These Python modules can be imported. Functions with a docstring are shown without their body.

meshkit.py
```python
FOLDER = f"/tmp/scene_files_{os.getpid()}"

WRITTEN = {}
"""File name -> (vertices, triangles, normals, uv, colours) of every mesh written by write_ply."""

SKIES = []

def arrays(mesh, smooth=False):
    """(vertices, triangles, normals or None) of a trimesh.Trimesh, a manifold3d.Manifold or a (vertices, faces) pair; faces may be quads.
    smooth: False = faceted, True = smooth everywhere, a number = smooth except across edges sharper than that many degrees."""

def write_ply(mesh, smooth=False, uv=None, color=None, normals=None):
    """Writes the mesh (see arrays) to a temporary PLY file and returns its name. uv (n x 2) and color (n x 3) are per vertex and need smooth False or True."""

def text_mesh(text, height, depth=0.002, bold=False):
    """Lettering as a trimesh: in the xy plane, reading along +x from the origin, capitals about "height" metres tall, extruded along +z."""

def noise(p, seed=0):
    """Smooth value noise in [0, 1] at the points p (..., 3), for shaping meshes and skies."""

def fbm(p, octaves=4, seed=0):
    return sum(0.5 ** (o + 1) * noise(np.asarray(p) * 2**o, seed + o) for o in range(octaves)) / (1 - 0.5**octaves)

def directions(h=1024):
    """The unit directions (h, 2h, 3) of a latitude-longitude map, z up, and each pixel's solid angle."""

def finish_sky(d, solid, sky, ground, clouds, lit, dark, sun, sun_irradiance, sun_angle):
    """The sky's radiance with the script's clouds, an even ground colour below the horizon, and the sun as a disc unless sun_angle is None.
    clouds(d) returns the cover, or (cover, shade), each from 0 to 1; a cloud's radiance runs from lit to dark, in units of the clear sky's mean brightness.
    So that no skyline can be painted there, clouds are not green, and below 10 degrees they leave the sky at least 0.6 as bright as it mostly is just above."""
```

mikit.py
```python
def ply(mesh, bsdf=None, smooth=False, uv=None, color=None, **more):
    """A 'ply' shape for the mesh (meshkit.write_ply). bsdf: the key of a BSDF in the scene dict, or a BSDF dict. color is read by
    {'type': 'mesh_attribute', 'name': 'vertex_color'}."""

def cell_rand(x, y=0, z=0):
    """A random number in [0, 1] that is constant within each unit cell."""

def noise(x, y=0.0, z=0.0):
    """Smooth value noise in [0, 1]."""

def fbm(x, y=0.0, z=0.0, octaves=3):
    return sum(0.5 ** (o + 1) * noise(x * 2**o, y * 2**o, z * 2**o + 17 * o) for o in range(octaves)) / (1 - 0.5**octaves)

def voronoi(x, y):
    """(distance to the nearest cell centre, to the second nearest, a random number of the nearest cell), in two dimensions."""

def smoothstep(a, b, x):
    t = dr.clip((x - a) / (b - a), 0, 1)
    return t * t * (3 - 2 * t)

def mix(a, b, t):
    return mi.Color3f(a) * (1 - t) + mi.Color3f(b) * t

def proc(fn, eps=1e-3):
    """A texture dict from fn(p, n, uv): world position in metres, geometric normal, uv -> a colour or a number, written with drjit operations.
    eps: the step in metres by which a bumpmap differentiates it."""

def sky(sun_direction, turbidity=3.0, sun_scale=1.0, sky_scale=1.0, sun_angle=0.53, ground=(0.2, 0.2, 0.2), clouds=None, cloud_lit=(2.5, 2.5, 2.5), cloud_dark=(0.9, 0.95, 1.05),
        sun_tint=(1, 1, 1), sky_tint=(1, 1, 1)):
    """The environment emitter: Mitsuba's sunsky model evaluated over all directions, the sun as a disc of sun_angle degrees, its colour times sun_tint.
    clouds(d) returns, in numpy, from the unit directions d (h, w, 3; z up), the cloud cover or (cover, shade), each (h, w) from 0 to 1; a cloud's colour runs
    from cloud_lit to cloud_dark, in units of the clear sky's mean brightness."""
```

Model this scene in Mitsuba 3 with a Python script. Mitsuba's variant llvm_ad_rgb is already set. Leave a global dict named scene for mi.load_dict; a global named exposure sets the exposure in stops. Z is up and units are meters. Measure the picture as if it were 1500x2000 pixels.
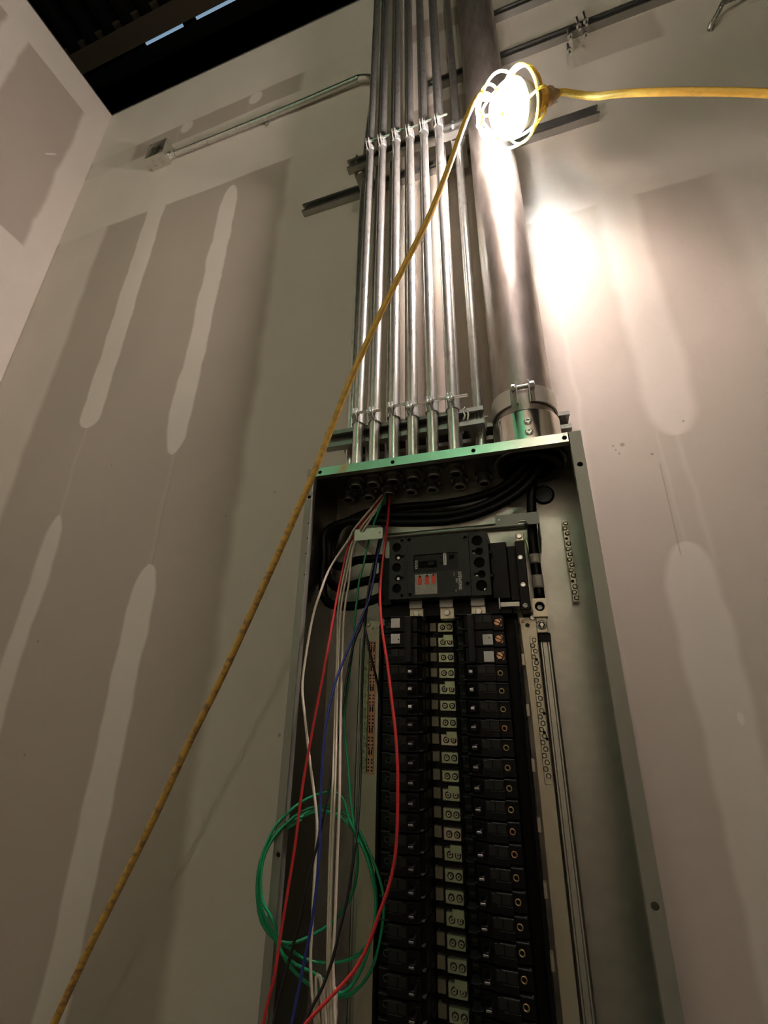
import math, random
import numpy as np, trimesh, shapely.geometry as sg
from shapely import affinity
import drjit as dr
import mitsuba as mi
import mikit, meshkit
from mikit import noise, fbm, smoothstep, mix

random.seed(4)
rng = np.random.default_rng(4)
# ------------------------------------------------------------------ camera, light, exposure
# Coordinates: x along the back wall, y into it, z up. Everything below is measured from a survey datum that lies
# 0.91 m in front of the back wall and 1.5 m above the floor (DATUM), and is moved there when a shape is written.
DATUM = np.array([0.0, -0.91, 1.5])
T = mi.ScalarTransform4f
EYE, FWD, UP = DATUM, np.array([-0.29122, 0.87852, 0.37868]), np.array([0.10279, -0.36481, 0.92539])
exposure = 0.45
LAMP_L = 730.0          # radiance of the caged bulb's dome
FILL_L = 1650.0          # radiance of the unseen fill lamp added behind the viewer
SKYLIGHT = 0.30
scene = {
    'type': 'scene',
    'camera': {'type': 'perspective', 'fov_axis': 'x', 'fov': 2 * math.degrees(math.atan(750 / 873.14)), 'near_clip': 0.02, 'far_clip': 60.0,
               'to_world': T().look_at(origin=EYE.tolist(), target=(EYE + FWD).tolist(), up=UP.tolist())},
}
labels = {}

# ------------------------------------------------------------------ helpers
def numbered(key):
    if key not in used: used.add(key); return key
    i = 1
    while '%s_%03d' % (key, i) in used: i += 1
    key = '%s_%03d' % (key, i); used.add(key); return key
used = set()

def thing(name, label, cat, group=None, kind=None):
    k = numbered(name)
    labels[k] = {'label': label, 'category': cat}
    if group: labels[k]['group'] = group
    if kind: labels[k]['kind'] = kind
    return k

def shape(mesh, bsdf, smooth=30):
    """a ply dict, moved from the survey datum to its place in the room"""
    m = mesh.copy() if isinstance(mesh, trimesh.Trimesh) else trimesh.Trimesh(*mesh, process=False)
    m.apply_translation(DATUM)
    return mikit.ply(m, bsdf, smooth=smooth)

def put(key, mesh, bsdf, smooth=30, **more):
    scene[key] = {**(mesh if isinstance(mesh, dict) else shape(mesh, bsdf, smooth)), **more}
    return key

def part(parent, name, mesh, bsdf=None, smooth=30, label=None, move=None, kind=None):
    k = numbered(parent + '__' + name)
    d = dict(mesh) if isinstance(mesh, dict) else shape(mesh, bsdf, smooth)
    if move is not None: d['to_world'] = T().translate([float(c) for c in move])
    scene[k] = d
    if label: labels.setdefault(k, {})['label'] = label
    if kind: labels.setdefault(k, {})['kind'] = kind
    return k

def single(name, mesh, bsdf, label, cat, smooth=30, group=None, kind=None):
    k = thing(name, label, cat, group, kind)
    put(k, mesh, bsdf, smooth)
    return k

def struct(name, mesh, bsdf, smooth=False, label=None):
    k = numbered(name); labels[k] = {'kind': 'structure'}
    if label: labels[k]['label'] = label
    put(k, mesh, bsdf, smooth)
    return k

def cat_(*ms): return trimesh.util.concatenate([m for m in ms])

def B(x0, x1, y0, y1, z0, z1, c=0.0007):
    """box with chamfered edges"""
    lo, hi = np.array([x0, y0, z0]), np.array([x1, y1, z1])
    ctr, h = (lo + hi) / 2, np.abs(hi - lo) / 2
    c = min(c, 0.45 * h.min())
    if c <= 0.00005: 
        m = trimesh.creation.box(extents=2 * h); m.apply_translation(ctr); return m
    pts = []
    for s in np.array(np.meshgrid([-1, 1], [-1, 1], [-1, 1])).T.reshape(-1, 3):
        for a in range(3):
            q = h - c; q = q.copy(); q[a] = h[a]; pts.append(ctr + s * q)
    return trimesh.Trimesh(np.array(pts)).convex_hull

def turn(m, R, t=(0, 0, 0)):
    M = np.eye(4); M[:3, :3] = np.array(R, float); M[:3, 3] = t
    m = m.copy(); m.apply_transform(M); return m

def ext_x(poly, x0, x1):       # polygon in (y, z), extruded along x
    m = trimesh.creation.extrude_polygon(poly, x1 - x0, engine='earcut')
    return turn(m, [[0, 0, 1], [1, 0, 0], [0, 1, 0]], (x0, 0, 0))

def ext_z(poly, z0, z1):       # polygon in (x, y)
    m = trimesh.creation.extrude_polygon(poly, z1 - z0, engine='earcut')
    m.apply_translation([0, 0, z0]); return m

def ext_y(poly, y0, y1):       # polygon in (x, z), from y1 towards the viewer to y0 < y1
    m = trimesh.creation.extrude_polygon(poly, y1 - y0, engine='earcut')
    return turn(m, [[1, 0, 0], [0, 0, -1], [0, 1, 0]], (0, y1, 0))

def frame(d):
    d = np.asarray(d, float) / np.linalg.norm(d)
    a = np.array([0, 0, 1.0]) if abs(d[2]) < 0.9 else np.array([1.0, 0, 0])
    u = np.cross(a, d); u /= np.linalg.norm(u)
    return u, np.cross(d, u), d

def lathe(prof, p, d, n=20):
    """profile [(radius, height)] turned about the axis d from the point p"""
    u, v, w = frame(d)
    m = trimesh.creation.revolve(np.array(prof, float), sections=n)
    return turn(m, np.stack([u, v, w], 1), p)

def C(p0, p1, r, n=16, c=0.0):
    p0, p1 = np.asarray(p0, float), np.asarray(p1, float)
    L = np.linalg.norm(p1 - p0); c = min(c, L * .4, r * .4)
    prof = [(0, 0), (r - c, 0), (r, c), (r, L - c), (r - c, L), (0, L)] if c else [(0, 0), (r, 0), (r, L), (0, L)]
    return lathe(prof, p0, p1 - p0, n)

def spline(P, step=0.012):
    P = np.asarray(P, float)
    out = []
    for i in range(len(P) - 1):
        p0, p1, p2, p3 = P[max(i - 1, 0)], P[i], P[i + 1], P[min(i + 2, len(P) - 1)]
        n = max(2, int(np.linalg.norm(p2 - p1) / step))
        for t in np.arange(n) / n:
            out.append(.5 * (2 * p1 + (p2 - p0) * t + (2 * p0 - 5 * p1 + 4 * p2 - p3) * t * t + (3 * p1 - p0 - 3 * p2 + p3) * t ** 3))
    out.append(P[-1])
    return np.array(out)

def tube(P, r, n=8, step=0.012, closed=False, raw=False):
    Q = np.asarray(P, float) if raw else spline(P, step)
    if closed: Q = np.vstack([Q, Q[:1]])
    d = np.gradient(Q, axis=0); d /= np.linalg.norm(d, axis=1, keepdims=True) + 1e-12
    u = frame(d[0])[0]; rings = []
    rr = np.broadcast_to(r, len(Q))
    for q, t, ra in zip(Q, d, rr):
        u = u - t * (u @ t); u /= np.linalg.norm(u)
        v = np.cross(t, u)
        a = np.arange(n) / n * 2 * np.pi
        rings.append(q + ra * (np.cos(a)[:, None] * u + np.sin(a)[:, None] * v))
    V = np.vstack(rings); F = []
    for i in range(len(Q) - 1):
        for j in range(n):
            a, b = i * n + j, i * n + (j + 1) % n
            F += [[a, b, a + n], [b, b + n, a + n]]
    if not closed:
        V = np.vstack([V, Q[:1], Q[-1:]]); k = len(V) - 2; o = (len(Q) - 1) * n
        for j in range(n):
            F += [[k, (j + 1) % n, j], [k + 1, o + j, o + (j + 1) % n]]
    return trimesh.Trimesh(V, F, process=False)

def ring(p, d, R, r, n=24, m=8):
    u, v, w = frame(d)
    a = np.arange(n) / n * 2 * np.pi
    return tube(np.asarray(p) + R * (np.cos(a)[:, None] * u + np.sin(a)[:, None] * v), r, m, raw=True, closed=True)

def rect(x0, x1, z0, z1, r=0.0, n=3):
    b = sg.box(x0 + r, z0 + r, x1 - r, z1 - r)
    return b.buffer(r, quad_segs=n) if r else b

def disc(x, z, r, n=6): return sg.Point(x, z).buffer(r, quad_segs=n)

def lettering(text, h, x, y, z, down=True, bold=True):
    m = meshkit.text_mesh(text, h, 0.0004, bold)
    R = [[0, 1, 0], [0, 0, -1], [-1, 0, 0]] if down else [[1, 0, 0], [0, 0, -1], [0, 1, 0]]
    return turn(m, R, (x, y, z))

def screw_head(p, r=0.0035, h=0.0022, d=(0, -1, 0), slot=True):
    p = np.asarray(p, float)
    m = lathe([(0, 0), (r, 0), (r, h * .6), (r * .75, h), (r * .5, h), (r * .45, h * .45), (0, h * .45)], p, d, 12)
    return m

def hexbolt(p, r=0.005, h=0.004, d=(0, -1, 0)):
    return lathe([(0, 0), (r, 0), (r, h * .8), (r * .85, h), (0, h)], p, d, 6)

# ------------------------------------------------------------------ materials
def lin(r, g, b): return {'type': 'rgb', 'value': [((c / 255 + .055) / 1.055) ** 2.4 if c > 10 else c / 255 / 12.92 for c in (r, g, b)]}
def rgb(*v): return {'type': 'rgb', 'value': list(map(float, v))}

def plastic(name, col, rough=.4, spec=.5):
    scene[name] = {'type': 'twosided', 'bsdf': {'type': 'principled', 'base_color': rgb(*col), 'roughness': rough, 'specular': spec}}
    return name

def metal(name, col, rough=.35, metallic=.92, fn=None, rfn=None, bump=None):
    b = {'type': 'principled', 'base_color': mikit.proc(fn) if fn else rgb(*col), 'roughness': mikit.proc(rfn) if rfn else rough, 'metallic': metallic, 'specular': .5}
    scene[name] = {'type': 'twosided', 'bsdf': b}
    return name

def galv_col(p, n, uv):
    a = fbm(p.x * 60, p.y * 60, p.z * 60, 3)
    b = fbm(p.x * 9 + 3, p.y * 9, p.z * 9, 2)
    return mix((.46, .45, .385), (.66, .64, .57), dr.clip(.25 + .6 * a + .5 * (b - .5), 0, 1))
def galv_rough(p, n, uv):
    return .28 + .16 * fbm(p.x * 14, p.y * 14, p.z * 14, 3)
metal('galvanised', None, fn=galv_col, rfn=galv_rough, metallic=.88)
def emt_col(p, n, uv):
    a = fbm(p.x * 120, p.y * 120, p.z * 26, 3)
    s = smoothstep(.62, .85, noise(p.x * 190, p.y * 190, p.z * 60))
    return mix(mix((.52, .52, .48), (.70, .70, .65), a), (.33, .33, .30), s * .5)
metal('conduit_steel', None, fn=emt_col, rough=.27, metallic=.92)
def pipe_col(p, n, uv):
    a = fbm(p.x * 90, p.y * 90, p.z * 18, 4)
    b = fbm(p.x * 20, p.y * 20, p.z * 5 + 7, 3)
    return mix((.20, .17, .145), (.47, .42, .37), dr.clip(a * .7 + b * .7 - .2, 0, 1))
metal('rigid_steel', None, fn=pipe_col, rough=.33, metallic=.85)
metal('zinc', (.70, .71, .66), .22, .95)
metal('bright_steel', (.74, .70, .64), .10, .97)
metal('shaded_side_steel', (.105, .11, .09), .34, .85)  # shade inside the box put into the colour of its side and top sheets
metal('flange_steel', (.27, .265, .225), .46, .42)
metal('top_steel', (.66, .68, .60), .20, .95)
metal('strut_steel', (.30, .30, .275), .36, .92)
metal('clamp_zinc', (.72, .73, .70), .26, .85)
metal('plug_steel', (.13, .15, .145), .45, .6)
metal('bracket_steel', (.15, .155, .14), .42, .8)
metal('dull_brass', (.20, .185, .13), .42, .6)
metal('tinned', (.66, .60, .46), .34, .75)
metal('tinned_green', (.46, .52, .33), .34, .7)
metal('copper_screw', (.72, .42, .27), .33, .8)
metal('brass', (.66, .50, .26), .3, .85)
plastic('black_plastic', (.0032, .0032, .0035), .42, .18)
plastic('breaker_black', (.0030, .0030, .0034), .36, .2)
plastic('breaker_label', (.011, .0115, .0100), .40, .3)
plastic('main_gray', (.019, .022, .020), .5, .3)
plastic('main_dark', (.005, .0055, .0055), .45, .25)
plastic('hole_black', (.004, .004, .004), .8, .1)
plastic('white_print', (.75, .74, .70), .6, .3)
plastic('sticker_white', (.62, .60, .57), .6, .3)
plastic('sticker_red', (.62, .06, .03), .5, .4)
plastic('cable_black', (.0022, .0022, .0022), .45, .18)
plastic('tape_white', (.60, .55, .47), .5, .4)
plastic('wire_white', (.66, .58, .47), .35, .5)
plastic('wire_red', (.50, .028, .030), .32, .5)
plastic('wire_blue', (.015, .03, .17), .32, .5)
plastic('wire_green', (.008, .22, .085), .30, .5)
plastic('wire_black', (.010, .010, .012), .30, .5)
scene['lamp_yellow'] = {'type': 'principledthin', 'base_color': rgb(.90, .66, .20), 'roughness': .4, 'diff_trans': 1.2, 'spec_trans': 0.0}
plastic('lamp_base', (.75, .73, .68), .4, .5)
plastic('socket_brown', (.30, .19, .08), .5, .4)
scene['ceiling_black'] = {'type': 'twosided', 'bsdf': {'type': 'diffuse', 'reflectance': rgb(.004, .0037, .0036)}}
scene['beam_brown'] = {'type': 'twosided', 'bsdf': {'type': 'diffuse', 'reflectance': rgb(.040, .033, .022)}}
plastic('floor_concrete', (.07, .07, .06), .6, .3)
plastic('door_gray', (.3, .3, .3), .5, .4)
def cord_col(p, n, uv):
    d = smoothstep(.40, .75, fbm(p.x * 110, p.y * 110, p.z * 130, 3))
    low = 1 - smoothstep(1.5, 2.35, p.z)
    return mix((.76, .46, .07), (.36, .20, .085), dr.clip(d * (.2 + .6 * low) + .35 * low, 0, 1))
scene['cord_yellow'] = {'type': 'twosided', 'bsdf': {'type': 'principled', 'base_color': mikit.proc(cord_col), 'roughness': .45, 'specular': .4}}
def label_print(p, n, uv):          # rows of tiny unreadable print on the rating label
    row = smoothstep(.35, .5, dr.abs(p.x * 900 - dr.floor(p.x * 900) - .5) * 2)
    w = smoothstep(.35, .5, noise(p.x * 900, 0, p.z * 1500))
    return mix((.42, .40, .35), (.12, .12, .11), (1 - row) * w)
scene['label_print'] = {'type': 'twosided', 'bsdf': {'type': 'principled', 'base_color': mikit.proc(label_print), 'roughness': .6, 'specular': .3}}

# the drywall: bare paper, and the finisher's joint compound over studs, joints and corners
PAPER, MUD = (.375, .325, .270), (.595, .545, .475)
def vbar(x, z, cx, hw, z0, z1, e=.006, tip=.05):
    """a trowelled vertical band: cover from 0 to 1, with rounded ends and a wavering edge"""
    wob = (fbm(z * 9 + cx * 7, x * 6, 0, 3) - .5) * .022
    over = dr.maximum(dr.maximum(z - (z1 - tip), (z0 + tip) - z), 0) / tip
    half = hw * dr.sqrt(dr.maximum(1 - over * over, 0)) - .002
    return 1 - smoothstep(-e, e, dr.abs(x - cx + wob) - half)
def hband(z, x, z0, z1, e=.006):
    wob = (fbm(x * 5 + z0 * 3, z * 4, 2, 3) - .5) * .02
    return smoothstep(-e, e, z + wob - z0) * (1 - smoothstep(-e, e, z + wob - z1))
def back_wall_col(p, n, uv):
    x, z = p.x, p.z
    t = vbar(x, z, -1.358, .050, 2.315, 3.6)
    t = dr.maximum(t, vbar(x, z, -.968, .043, 2.15, 3.385, tip=.12))
    t = dr.maximum(t, vbar(x, z, -1.366, .038, -.2, 2.0, .009, .14) * .8)
    t = dr.maximum(t, vbar(x, z, -.960, .042, -.2, 1.815, .006, .12))
    t = dr.maximum(t, vbar(x, z, -1.78, .150, -.2, 5.0, .02) * .75)
    t = dr.maximum(t, vbar(x, z, -.47, .24, -.2, 5.0, .022) * .85)                       # wide butt joint beside the conduits
    top = dr.maximum(hband(z, x, 3.42, 3.885), hband(z, x, 4.02, 5.0))
    top = top * (1 - smoothstep(-.015, .015, x - .14))
    t = dr.maximum(t, top * .92)
    dab = lambda cx, cz, r: 1 - smoothstep(.7, 1.0, dr.sqrt(dr.square((x - cx) / r) + dr.square((z - cz) / (1.3 * r))))
    t = dr.maximum(t, dr.maximum(dab(-.944, 3.98, .04), dab(-1.322, 3.985, .04)))
    # right of the panel
    rt = hband(z, x, 2.70, 3.33) 
    rt = dr.maximum(rt, hband(z, x, 3.49, 5.0))
    rt = dr.maximum(rt, vbar(x, z, .315, .048, 1.99, 2.8, .014, .08))
    rt = dr.maximum(rt, vbar(x, z, .278, .043, -.2, 1.77, .008, .08))
    rt = dr.maximum(rt, vbar(x, z, .66, .115, 3.2, 5.0, .014))
    rt = dr.maximum(rt, vbar(x, z, .72, .19, -.2, 2.8, .03))
    rt = dr.maximum(rt, vbar(x, z, .14, .16, 3.2, 5.0, .014))
    t = dr.maximum(t, rt * smoothstep(-.01, .01, x - .0) * .5 + .22 * smoothstep(-.01, .01, x))
    t = t * (.9 + .2 * fbm(x * 7, z * 3, 5, 3))
    c = mix(PAPER, MUD, dr.clip(t, 0, 1))
    c = c * (.94 + .12 * fbm(x * 3.1, z * 2.3, 1, 3))
    # marks: pencil line, scuffs, little screw dimples
    pen = (1 - smoothstep(.0006, .0014, dr.abs(x - .272 - .012 * (z - 2)))) * hband(z, x, 1.74, 1.93) * .25
    pen2 = (1 - smoothstep(.0006, .0016, dr.abs(x + .952))) * hband(z, x, 1.8, 2.13) * .2
    spot = 0
    for sx, sz, sr in ((.213, 1.985, .005), (.196, 1.985, .0025), (.199, 1.975, .002), (.204, 1.966, .0025), (.262, 1.955, .003), (-.52, 1.42, .004), (-.60, 1.98, .003), (-1.29, 1.62, .004), (-1.22, 1.35, .003), (.33, 2.02, .0025), (.38, 1.66, .002), (-.74, 1.93, .002), (-1.2, 2.15, .003)):
        spot = spot + 1 - smoothstep(.5, 1.2, dr.sqrt(dr.square(x - sx) + dr.square(z - sz)) / sr)
    fleck = 1 - smoothstep(.4, 1., dr.sqrt(dr.square((x - .228) / .014) + dr.square((z - 3.195) / .010)))
    chip = 1 - smoothstep(.5, 1., dr.sqrt(dr.square((x - .296) / .006) + dr.square((z - 1.475) / .012)))
    c = c * (1 - dr.clip(pen + pen2 + .45 * spot + .5 * fleck, 0, .8))
    return mix(c, (.7, .66, .58), chip * .6)
def left_wall_col(p, n, uv):
    y, z = p.y, p.z
    t = vbar(y, z, .02, .135, -.2, 5.0, .012)
    t = dr.maximum(t, hband(z, y, 4.25, 5.0))
    t = dr.maximum(t, hband(z, y, 1.2, 3.28))
    t = dr.maximum(t, vbar(y, z, -.445, .048, 3.0, 5.0, .01))
    t = dr.maximum(t, vbar(y, z, -.85, .048, 3.0, 5.0, .01))
    scratch = 1 - smoothstep(.002, .006, dr.abs((y + .16) - .6 * (z - 3.83)) + .3 * dr.maximum(dr.abs(z - 3.83) - .02, 0))
    t = dr.maximum(t, scratch)
    c = mix(PAPER, MUD, dr.clip(t * .9, 0, 1))
    c = c * (.94 + .12 * fbm(y * 3.1, z * 2.3, 4, 3))
    return mix(c, (.10, .40, .22), (1 - smoothstep(-2.42, -2.40, y)) * (1 - hband(z, y, 2.7, 2.95)))       # green added towards the unseen far corner, to reflect in the left flange
def plain_wall_col(p, n, uv):
    t = dr.maximum(hband(p.z, p.x + p.y, 1.1, 1.4), hband(p.z, p.x + p.y, 2.75, 3.3))
    return mix(PAPER, MUD, t * .9)
def green_wall_col(p, n, uv):
    t = dr.maximum(hband(p.z, p.x, 1.1, 1.35), hband(p.z, p.x, 3.55, 3.8))
    c = mix(PAPER, MUD, t * .9)
    g = hband(p.z, p.x, 3.30, 4.40, .02) * vbar(p.x, p.z, -.95, .95, -1., 6., .05)         # unseen green patch added high up for its reflection in the metal
    return mix(c, (.15, .50, .29), g)
for nm, fn in (('drywall_back', back_wall_col), ('drywall_left', left_wall_col), ('drywall_plain', plain_wall_col), ('drywall_added_green', green_wall_col)):
    scene[nm] = {'type': 'twosided', 'bsdf': {'type': 'principled', 'base_color': mikit.proc(fn), 'roughness': .58, 'specular': .35}}
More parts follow.
